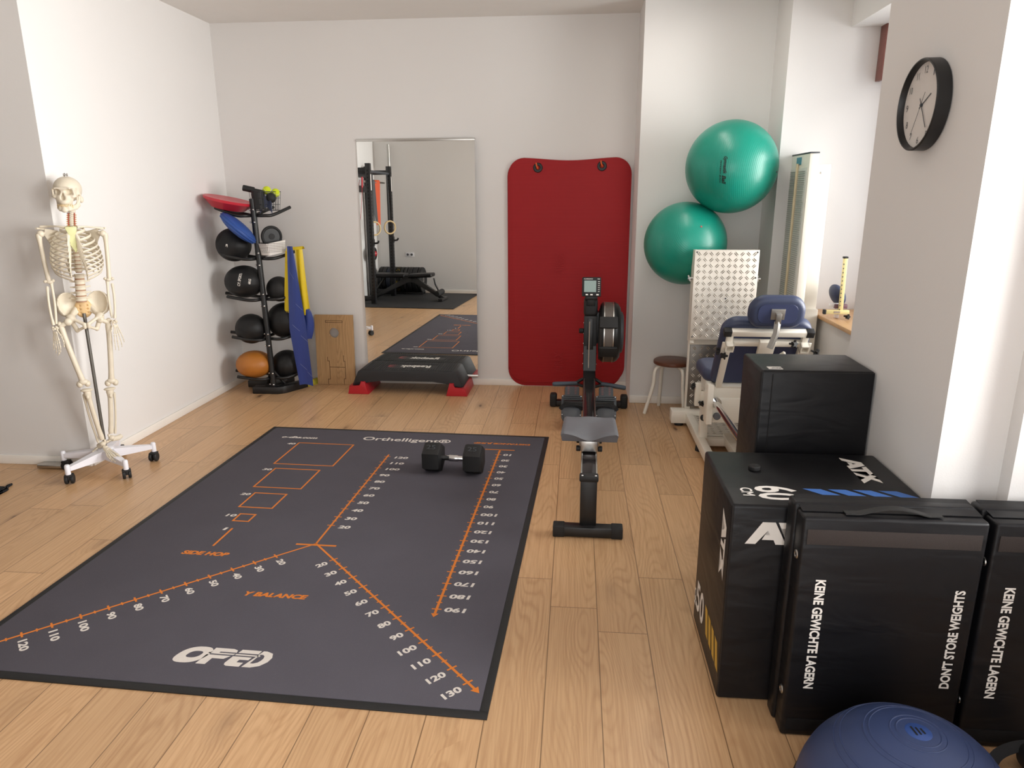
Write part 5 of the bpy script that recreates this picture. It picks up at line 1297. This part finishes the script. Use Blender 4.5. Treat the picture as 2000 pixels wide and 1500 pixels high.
def front(x, y, z): return basis((x, y, z), (1, 0, 0), (0, 0, 1))           # shapes facing the room's near end
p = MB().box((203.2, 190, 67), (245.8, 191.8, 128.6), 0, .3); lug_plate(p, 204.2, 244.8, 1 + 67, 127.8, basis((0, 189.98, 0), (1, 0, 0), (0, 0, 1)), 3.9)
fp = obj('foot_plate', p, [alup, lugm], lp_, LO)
for x, z in ((204.6, 127), (244.4, 127), (225.6, 95.8), (204.8, 69), (244.4, 110)): obj('bolt', MB().ball((x, 189.9, z), (.55, .3, .55), 10), K['dgrey'], fp).location = (0, 0, 0)
for s in (-1, 1): obj('axle_stub', MB().cyl((224.5 + s * 20, 195, 108.6), (224.5 + s * 24.4, 195, 108.6), 1.1, 12).cyl((224.5 + s * 22.6, 192.6, 107), (224.5 + s * 23.6, 197, 110.4), .6, 8), K['chrome'], lp_, LO)
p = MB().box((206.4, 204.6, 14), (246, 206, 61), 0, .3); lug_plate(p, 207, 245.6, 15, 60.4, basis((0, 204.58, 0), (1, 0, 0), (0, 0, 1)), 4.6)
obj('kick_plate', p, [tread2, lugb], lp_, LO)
fr = MB()
fr.box((205.2, 201, 61.2), (247, 206.4, 66.2), 0, .4); fr.box((203.6, 192, 64), (206.6, 204, 128), 0, .3); fr.box((242.6, 192, 64), (245.6, 204, 128), 0, .3); fr.box((205.2, 206, 0.8), (209.2, 210, 66), 0, .4); fr.box((243.2, 206, .8), (247.2, 210, 66), 0, .4)
obj('plate_frame', fr, W_, lp_, LO)
bs = MB()
bs.box((195.2, 200, 2.4), (262, 210, 11.8), 0, .5); bs.box((205.4, 14, 3.6), (210.4, 204, 10.2), 0, .4); bs.box((257, 14, 3.6), (262, 204, 10.2), 0, .4); bs.box((210, 150, 3.2), (258, 155, 8.4), 0, .4); bs.box((210, 14, 3.6), (258, 19, 10), 0, .4)
obj('base_frame', bs, W_, lp_, LO)
fl = MB().box((210.4, 156, 8), (257, 200, 9), 0, .1); lug_plate(fl, 211, 256, 157, 199, T(0, 0, 9.02), 4.6); obj('tread_floor', fl, [alup, lugm], lp_, LO)
for x, y in ((201.5, 205), (258, 205), (208, 150), (259, 150), (208, 17), (259, 17)): obj('rubber_foot', MB().lathe([(0, 0), (3.2, 0), (3.3, .5), (2.9, 2.4 if y == 205 else 3.6), (0, 2.4 if y == 205 else 3.6)], 18, 0, T(x, y, 0)), K['rubber'], lp_, LO)
cb = MB().box((223.4, 18, 4.2), (229, 156, 10.6), 0, .4); obj('centre_beam', cb, W_, lp_, LO)
rk_ = MB().box((229.1, 18, 5.2), (233.6, 156, 8.4), 0, .2)
for k in range(44): rk_.box((229.3, 20 + k * 3.05, 8.3), (233.4, 21.7 + k * 3.05, 9.5), 1, .15)
obj('toothed_rack', rk_, [K['dgrey'], K['alu']], lp_, LO)
obj('near_post', MB().box((206.6, 147.4, 2), (211.6, 153, 33), bevel=.4), W_, lp_, LO)
for x in (209.8, 254): obj('guide_tube', MB().cyl((x, 13, 42.4), (x, 128, 42.4), 1.95, 20).cyl((x, 118.2, 42.4), (x, 120.4, 42.4), 3.2, 22), K['chrome'], lp_, LO)
obj('tube_mount', MB().box((206, 12, 9), (258, 16, 46), bevel=.5), W_, lp_, LO)
cg = MB().box((205.8, 120.4, 29), (258, 160, 45), 0, .6); cg.box((204.4, 117.6, 28.6), (208, 128, 53.6), 0, .3); cg.box((256, 117.6, 28.6), (259.6, 128, 53.6), 0, .3); cg.box((207, 121, 44.6), (257, 158, 52), 0, .4)
car = obj('seat_carriage', cg, W_, lp_, LO)
obj('roller', MB().cyl((211, 118, 33.6), (211, 120.4, 33.6), 2.2, 18, 0, .4), K['grey'], car, None)
for o in (car.children): o.location = (0, 0, 0)
lk = MB().box((200.6, 138.6, 34), (204.2, 142, 49), 0, .4); lk.box((204, 138, 37), (206, 142, 44), 0, .2); obj('lock_bracket', lk, W_, lp_, LO)
def star_knob(mb, c, ax_, r=2.2):
    m = V3(ax_).normalized().to_track_quat('Z', 'Y').to_matrix().to_4x4(); m.translation = V3(c)
    pts = [((r + .42 * r * math.cos(5 * 2 * PI * k / 40)) * math.cos(2 * PI * k / 40) * .75, (r + .42 * r * math.cos(5 * 2 * PI * k / 40)) * math.sin(2 * PI * k / 40) * .75) for k in range(40)]
    mb.prism(pts, -.9, .9, 0, .25, 1, mat=m); mb.tube([m @ V3((0, 0, 0)), m @ V3((0, 0, -3.4))], .6, 8)
for c, a in (((199.2, 140, 46.8), (-1, 0, .2)), ((204.8, 137, 36.2), (-.5, -.6, -.6)), ((205.8, 104.4, 77.6), (-1, 0, .1)), ((208.8, 101.6, 75.4), (-.3, -1, -.2)), ((244.6, 92.6, 84.6), (.5, -.8, .1)), ((260.4, 103, 77.6), (.8, -.6, -.3))):
    kb = MB(); star_knob(kb, c, a); obj('star_knob', kb, K['rubber'], lp_, LO)
obj('ball_lever', MB().tube([(212, 136, 26.6), (207.4, 136, 27)], .6, 8).ball((206.2, 136, 27.2), 2.1, 18), K['rubber'], lp_, LO)
# padded parts
def cushion(dims, th, bev, m): return MB().pad(dims[0], dims[1], dims[2], th, bev, 0, dims[3], mat=m)
obj('seat_pad', cushion((58, 40, 9, 0), 8.0, 3.2, T(232.5, 147, 52.2)), K['blue'], lp_, LO, angle=60)
ub = V3((0, -.53, .848)); mb_ = basis((231.6, 122, 53.2), (1, 0, 0), ub)                 # back of the backrest; +z faces the room
obj('backrest', cushion((50, 50, [9, 9, 3, 3], 24.4), 7.5, 2.8, mb_ @ T(0, 0, -8.2)), K['blue'], lp_, LO, angle=60)
pnl = MB().prism(rrect(40, 42, 3, 4, 0, 22), -.9, -.5, 0, .1, 1, mat=mb_); obj('back_panel', pnl, pm('blue_back_vinyl', '323B5C', .5, var=.06), lp_, LO)
bf = MB()
for s in (-1, 1): bf.box((s * 20.6 - 1.7, -.5, -.7), (s * 20.6 + 1.7, 45, 2.6), 0, .3, mat=mb_)
bf.box((-22.2, 42, -.7), (22.2, 45.6, 2.8), 0, .3, mat=mb_); bf.box((-19, 34.4, -.7), (19, 37.8, 2.6), 0, .3, mat=mb_); bf.box((-22, -3, -2), (22, 0, 2), 0, .3, mat=mb_)
for s in (-1, 1): bf.box((s * 22.2 - 2.3, 29, 2.4), (s * 22.2 + 2.3, 37.8, 3.2), 0, .2, mat=mb_)
frm = obj('back_frame', bf, W_, lp_, LO)
for s in (-1, 1):
    x = s * 20.6; sk2 = MB()
    for a, b_ in (((x - 2.3, 33.2), (x + 2.3, 33.8)), ((x - 2.3, 37.6), (x + 2.3, 38.2)), ((x - 2.3, 33.2), (x - 1.7, 38.2)), ((x + 1.7, 33.2), (x + 2.3, 38.2))): sk2.box((*a, 2.6), (*b_, 6.4), 0, mat=mb_)
    obj('tube_socket', sk2, W_, lp_, LO)
for s in (-1, 1): obj('end_cap', MB().box((s * 22.4 - 2.2, 41.8, -.9), (s * 22.4 + 2.2, 45.9, 3), 0, .4, mat=mb_), K['rubber'], lp_, LO)
mh = basis((233.6, 92.2, 93.4), (1, 0, 0), V3((0, -.2, .98)))
obj('headrest', cushion((30.5, 18.6, [8.6, 8.6, 7.6, 7.6], 8.6), 7, 3.3, mh @ T(0, 0, -7)), K['blue'], lp_, LO, angle=60)
obj('head_panel', MB().prism(rrect(21, 10.8, 3.6, 5, 0, 8.4), -.3, .25, 0, .15, 1, mat=mh), pm('blue_panel_vinyl', '343D60', .5), lp_, LO)
hm_ = MB().box((-3.7, 5.2, .2), (3.7, 11.4, .7), 0, .15, mat=mh); hm_.box((-1.5, 3.6, .5), (1.5, 9.4, 3.2), 0, .3, mat=mh); hm_.tube([mh @ V3((0, 4.6, 2)), mh @ V3((-.6, -1.5, 4.2)), mh @ V3((-3.2, -9.6, 5.6))], 1.75, 4)
obj('head_bracket', hm_, K['steel'], lp_, LO)
ck_ = MB().box((-4.6, 29.4, 2.6), (4.2, 40.4, 5.6), 0, .4, mat=mb_); ck_.box((-3, 26, 2), (-.4, 31, 6), 0, .3, mat=mb_); ck_.tube([mb_ @ V3((-1, 25.4, 4.4)), mb_ @ V3((5, 26, 5)), mb_ @ V3((10, 33.6, 6.4))], 1.1, 4)
obj('clamp_block', ck_, W_, lp_, LO)
# weight cover and guide tower
obj('weight_cover', MB().box((247.6, 197, 3), (290, 216, 88), bevel=.8), W_, lp_, LO)
tw = MB().box((270, 183, 3), (275.6, 222, 189.6), 0, .3); obj('guide_tower', tw, W_, lp_, LO)
obj('tower_cap', MB().box((269.8, 182.6, 189.5), (275.8, 222.4, 190.5), bevel=.2), K['dgrey'], lp_, LO)
cs = MB().box((269.7, 185.6, 88), (270.1, 221.6, 181), 0); 
for k in range(66):
    z = 89 + k * 1.38
    for a, b_ in ((206.6, 221), (189, 202.6)): cs.box((269.25, a, z), (269.75, b_, z + .42), 1)
obj('stack_scale', cs, [pm('pale_scale_grey', 'E4E3DC', .5), pm('scale_bar_grey', 'A7AAA4', .5)], lp_, LO, smooth=False)
obj('guide_rod', MB().cyl((268.9, 204.6, 88), (268.9, 204.6, 184), .9, 10), pm('beige_rod', 'D9C9A6', .4), lp_, LO)
obj('maker_plate', MB().box((269.6, 200, 183.4), (270, 210, 188)), pm('teal_plate', '4F93A6', .5), lp_, LO)
bp_ = MB().box((275.7, 200, 3), (289.2, 203, 183.4), 0, .3); obj('side_panel', bp_, W_, lp_, LO)
for z in (178, 60): obj('panel_screw', MB().ball((283, 199.9, z), (.7, .35, .7), 10), K['steel'], lp_, LO)

# ================================================================ spare attachment lying on the sill
ta = thing('press_attachment', 'cream scaled bar frame with blue pad and black knobs on the window sill', 'attachment', (299, 184, 84.3))
cream = pm('cream_scale_bar', 'E6D79A', .45, var=.05)
b = MB().box((-1.4, -4.6, 4), (1.0, -2.2, 40), 0, .2, mat=RY(-1)); 
for k in range(12): b.box((-1.6, -4.75, 6 + k * 2.7), (-1.0, -4.5, 6.8 + k * 2.7), 1, mat=RY(-1))
obj('scaled_bar', b, [cream, K['dgrey']], ta)
obj('bar_cap', MB().box((-1.7, -4.8, 39.8), (1.2, -2, 41), bevel=.2, mat=RY(-1)), K['rubber'], ta)
b = MB().box((-10, -5, 3.4), (5, -2.4, 6.0), 0, .2); b.box((-5, -5.15, 4.0), (-1, -4.9, 5.4), 1); obj('cross_bar', b, [cream, K['steel']], ta)
obj('bar_cap', MB().box((-11.4, -5.2, 3.2), (-9.8, -2.2, 6.2), bevel=.2), K['rubber'], ta)
obj('pad', MB().ball((0, 0, 0), (4.6, 6.4, 7.6), 28, 0, T(-.8, 4, 15) @ RY(-28) @ Matrix.Diagonal((1, 1, 1, 1))), K['blue'], ta)
obj('pad_arm', MB().box((-4, -1.4, 0), (4, 1.2, 2.4), bevel=.3, mat=T(-2, 1.4, 7.6) @ RY(-10)).box((-2.6, -1.6, .2), (-.2, 1.4, 8.6), bevel=.3), K['pwhite'], ta)
kb = MB(); star_knob(kb, (3.8, -6.4, 1.9), (.4, -1, 0), 1.7); obj('knob', kb, K['rubber'], ta)
obj('plum_clamp', MB().box((-3.4, -1.8, 6.6), (4.6, 1.6, 9.4), bevel=.3), pm('plum_clamp', '6A4A56', .4), ta)

# ================================================================ the near end of the room, seen in the mirror
tag(obj('rubber_floor_mat', MB().box((-284, -351, .02), (-97, -160, 1.2), 0, .3), pm('black_gym_matting', '202022', .7, var=.15, bump=.3, bs=200)), 'thick black rubber floor mat under the power rack, seen in the mirror', 'mat')
pr_ = thing('power_rack', 'black power rack with drilled uprights reflected in the wall mirror', 'power rack', (-258, -248, 1.2)); PO = (258, 248, -1.2)
steelk = pm('black_rack_steel', '1D1D1F', .4, var=.1)
for x in (-238, -277):
    for y in (-199, -297):
        u = MB().box((x - 3.8, y - 3.8, 1.3), (x + 3.8, y + 3.8, 218.5), 0, .4)
        if x == -238:
            for k in range(38):
                z = 14 + k * 5.2
                u.box((x + 3.75, y - 1.1, z), (x + 3.9, y + 1.1, z + 2.2), 1); u.box((x - 1.1, y + 3.75, z), (x + 1.1, y + 3.9, z + 2.2), 1)
        obj('upright', u, [steelk, pm('hole_dark', '060606', .8)] if x == -238 and y == -199 else [steelk, bpy.data.materials['hole_dark'] if 'hole_dark' in bpy.data.materials else steelk], pr_, PO)
for y in (-199, -297):
    obj('side_beam', MB().box((-274, y - 3.5, 205), (-241, y + 3.5, 212), 0, .4).box((-274, y - 3.5, 6), (-241, y + 3.5, 13), 0, .4), steelk, pr_, PO)
obj('crossbar', MB().cyl((-238, -203, 206.5), (-238, -293, 206.5), 2.2, 16), K['dgrey'], pr_, PO)
obj('crossbar', MB().box((-280, -293, 200), (-274, -203, 212), 0, .5), steelk, pr_, PO)
obj('band_bar', MB().cyl((-246, -201, 191.5), (-246, -295, 191.5), 1.6, 14), K['alu'], pr_, PO)
obj('shelf_plate', MB().box((-276, -292, 176), (-262, -204, 186), 0, .5), steelk, pr_, PO)
for y in (-199, -297):
    obj('hook', MB().tube(smooth_path([(-234, y + 2, 97), (-229, y + 2, 97), (-226, y + 2, 98.4), (-225.4, y + 2, 101)], 4), 1.5, 10).box((-234.2, y - 2.4, 93), (-233, y + 4.6, 103)), K['rubber'], pr_, PO)
    obj('scale_sticker', MB().box((-234.1, y - 1.4, 178), (-234.0, y + 1.4, 202)), K['print'], pr_, PO)
t = thing('resistance_band', 'orange loop band hanging in the power rack reflected by the mirror', 'band', (-243, -252, 193), 52, 'loop bands on the power rack')
m = MB().sheet(lambda u, v: (-2.4, (u - .5) * (11 - 4 * v), -70 * v + .6), 6, 14, .4); m.sheet(lambda u, v: (-4.2 + 2.0 * math.cos(PI * v), (u - .5) * 9, .6 + 1.4 * math.sin(PI * v)), 6, 8, .4)
obj('loop', m, pm('orange_latex', 'D9531E', .5), t)
t = thing('resistance_band', 'grey loop band hanging beside the orange one in the mirrored power rack', 'band', (-243, -233, 193), 52, 'loop bands on the power rack')
m = MB().sheet(lambda u, v: (-2.4, (u - .5) * (7 - 2.5 * v) - 4 * v, -66 * v + .6), 6, 14, .4); m.sheet(lambda u, v: (-4.2 + 2.0 * math.cos(PI * v), (u - .5) * 7, .6 + 1.4 * math.sin(PI * v)), 6, 8, .4)
obj('loop', m, pm('grey_latex', '4A4B4E', .5), t)
for y, lab in ((-222, 'wooden gym ring hanging behind the drilled upright in the mirror'), (-279, 'wooden gym ring hanging in front of the second mirrored upright')):
    t = thing('gym_ring', lab, 'gym ring', (-240 if y > -250 else -233.6, y, 119), 40, 'wooden gym rings')
    obj('ring', MB().tube([(0, 10.4 * math.cos(2 * PI * k / 40), 10.4 * math.sin(2 * PI * k / 40)) for k in range(40)], 1.4, 10, closed=True), pm('pale_birch', 'C9B083', .5), t)
    obj('strap', MB().tube(smooth_path([(0, 0, 10), (-1, 0, 50), (0 if y > -250 else -4, 0, 90)], 4), .25, 6, sx=5), K['rubber'], t)
# adjustable bench
be = thing('weight_bench', 'black adjustable weight bench on the rubber mat in the mirror', 'bench', (-200, -252, 1.2)); BO = (200, 252, -1.2)
obj('back_pad', MB().box((-258, -266, 38.5), (-199, -238, 45), 0, 2.4, 4), K['vinyl'], be, BO)
obj('seat_pad', MB().box((-194, -265, 39), (-153, -239, 45.4), 0, 2.4, 4, mat=T(-174, 0, 42) @ RY(-3) @ T(174, 0, -42)), K['vinyl'], be, BO)
f = MB().prism([(-262, 4), (-255, 2.4), (-196, 31), (-186, 31), (-140, 3.6), (-134, 6), (-182, 38), (-202, 38)], -4, 4, 0, .5, 2, mat=basis((0, -252, 0), (1, 0, 0), (0, 0, 1)))
f.box((-266, -278, 1.3), (-258, -226, 7), 0, .5); f.box((-141, -270, 1.3), (-134, -234, 6), 0, .5); f.tube([(-236, -252, 39), (-256, -252, 12)], 1.8, 8)
obj('bench_frame', f, steelk, be, BO)
obj('foam_roller', MB().cyl((-143, -270, 14), (-143, -234, 14), 4.6, 20, 0, .8), K['rubber'], be, BO); obj('roller_post', MB().tube([(-152, -252, 38), (-150, -252, 28), (-143, -252, 14)], 1.5, 10), steelk, be, BO)
# bumper plates along the wall
x = -272
spec = [(6.6, '1C1C1E'), (6.6, '1A1B1D'), (7.4, '1B2230'), (7.4, '1C1C1E'), (7.0, 'SP'), (5.4, '1B1F1C'), (5.4, '1C1C1E'), (8.4, '18181A'), (8.4, '1C1C1E'), (6, '18181A')]
names = ['nearest the corner', 'second from the corner', 'third from the corner, bluish', 'fourth from the corner, just before the flecked one', 'flecked with yellow', 'just past the flecked one, slim', 'slim, second past the flecked one', 'thick, third past the flecked one', 'thick, last but one', 'at the free end']
tr = thing('plate_stand', 'low black stand under the row of bumper plates by the rear wall', 'stand', (-235, -333, 0)); obj('frame', MB().box((-42, -9, 1.2), (42, -6, 5), 0, .3).box((-42, 6, 1.2), (42, 9, 5), 0, .3), steelk, tr)
for (wd, c), nm_ in zip(spec, names):
    t = thing('bumper_plate', 'black bumper plate in the mirrored row, ' + nm_, 'weight plate', (x + wd / 2, -333, 26.2), 0, 'bumper plates along the rear wall')
    m_ = speckle_mat('yellow_flecked_rubber', '1C1C1E', 'C9A92F', 60, .8, 1) if c == 'SP' else pm('bumper_' + c, c, .6, var=.1)
    obj('disc', MB().lathe([(2.6, -wd / 2), (17, -wd / 2 + .4), (18, -wd / 2), (21.6, -wd / 2), (22.4, -wd / 2 + .8), (22.4, wd / 2 - .8), (21.6, wd / 2), (18, wd / 2), (17, wd / 2 - .4), (2.6, wd / 2), (2.6, -wd / 2)], 44, 0, RY(90)), m_, t)
    obj('hub', MB().lathe([(2.5, -wd / 2), (4.6, -wd / 2), (4.6, wd / 2), (2.5, wd / 2), (2.5, -wd / 2)], 24, 0, RY(90)), K['steel'], t)
    x += wd + 1.1
t = thing('barbell', 'steel barbell standing upright behind the rack in the mirror', 'barbell', (-255, -344, 1.2)); obj('bar', MB().cyl((0, -6.5, 0), (0, -6.5, 216), 1.5, 16), K['chrome'], t); obj('sleeve', MB().cyl((0, -6.5, 216), (0, -6.5, 257), 2.5, 18, 0, .3), K['steel'], t)
t = thing('weight_plate', 'small black weight plate with red hub hung on the mirrored rack', 'weight plate', (-268, -292, 74), 0); m = RZ(0)
obj('disc', MB().lathe([(1.4, -1.2), (10.5, -1.2), (11, -.8), (11, .8), (10.5, 1.2), (1.4, 1.2), (1.4, -1.2)], 32, 0, RY(90)), K['rubber'], t); obj('hub', MB().lathe([(0, .8), (4.4, 1.2), (4.4, 2.6), (1.6, 4.8), (0, 4.8)][::-1], 20, 0, RY(90)), K['red'], t)
t = thing('jump_rope', 'red jump rope hung on the drilled upright in the mirror', 'rope', (-246, -193.6, 196)); obj('cord', MB().tube(smooth_path([(0, 0, 0), (-2, .6, -30), (-6, .8, -62), (-10, .8, -78), (-13, .8, -60), (-11, .6, -30), (-4, 0, -2)], 6), .35, 8), K['red'], t); obj('grip', MB().cyl((0, .3, 2), (-.6, .6, -14), 1.4, 12, 0, .3), K['red'], t)
t = thing('power_socket', 'white double power socket on the rear wall in the mirror', 'socket', (-224.8, -357, 68.7))
obj('cover', MB().box((-7.8, -.1, -3.7), (7.8, 1.0, 3.7), bevel=.3), K['pwhite'], t)
for s in (-1, 1): obj('insert', MB().lathe([(2.1, .95), (2.1, 1.35), (1.9, 1.35), (1.8, .5 + .55), (0, 1.05)][::-1], 24, 0, T(s * 3.7, 0, 0) @ RX(-90)), K['grey'], t)
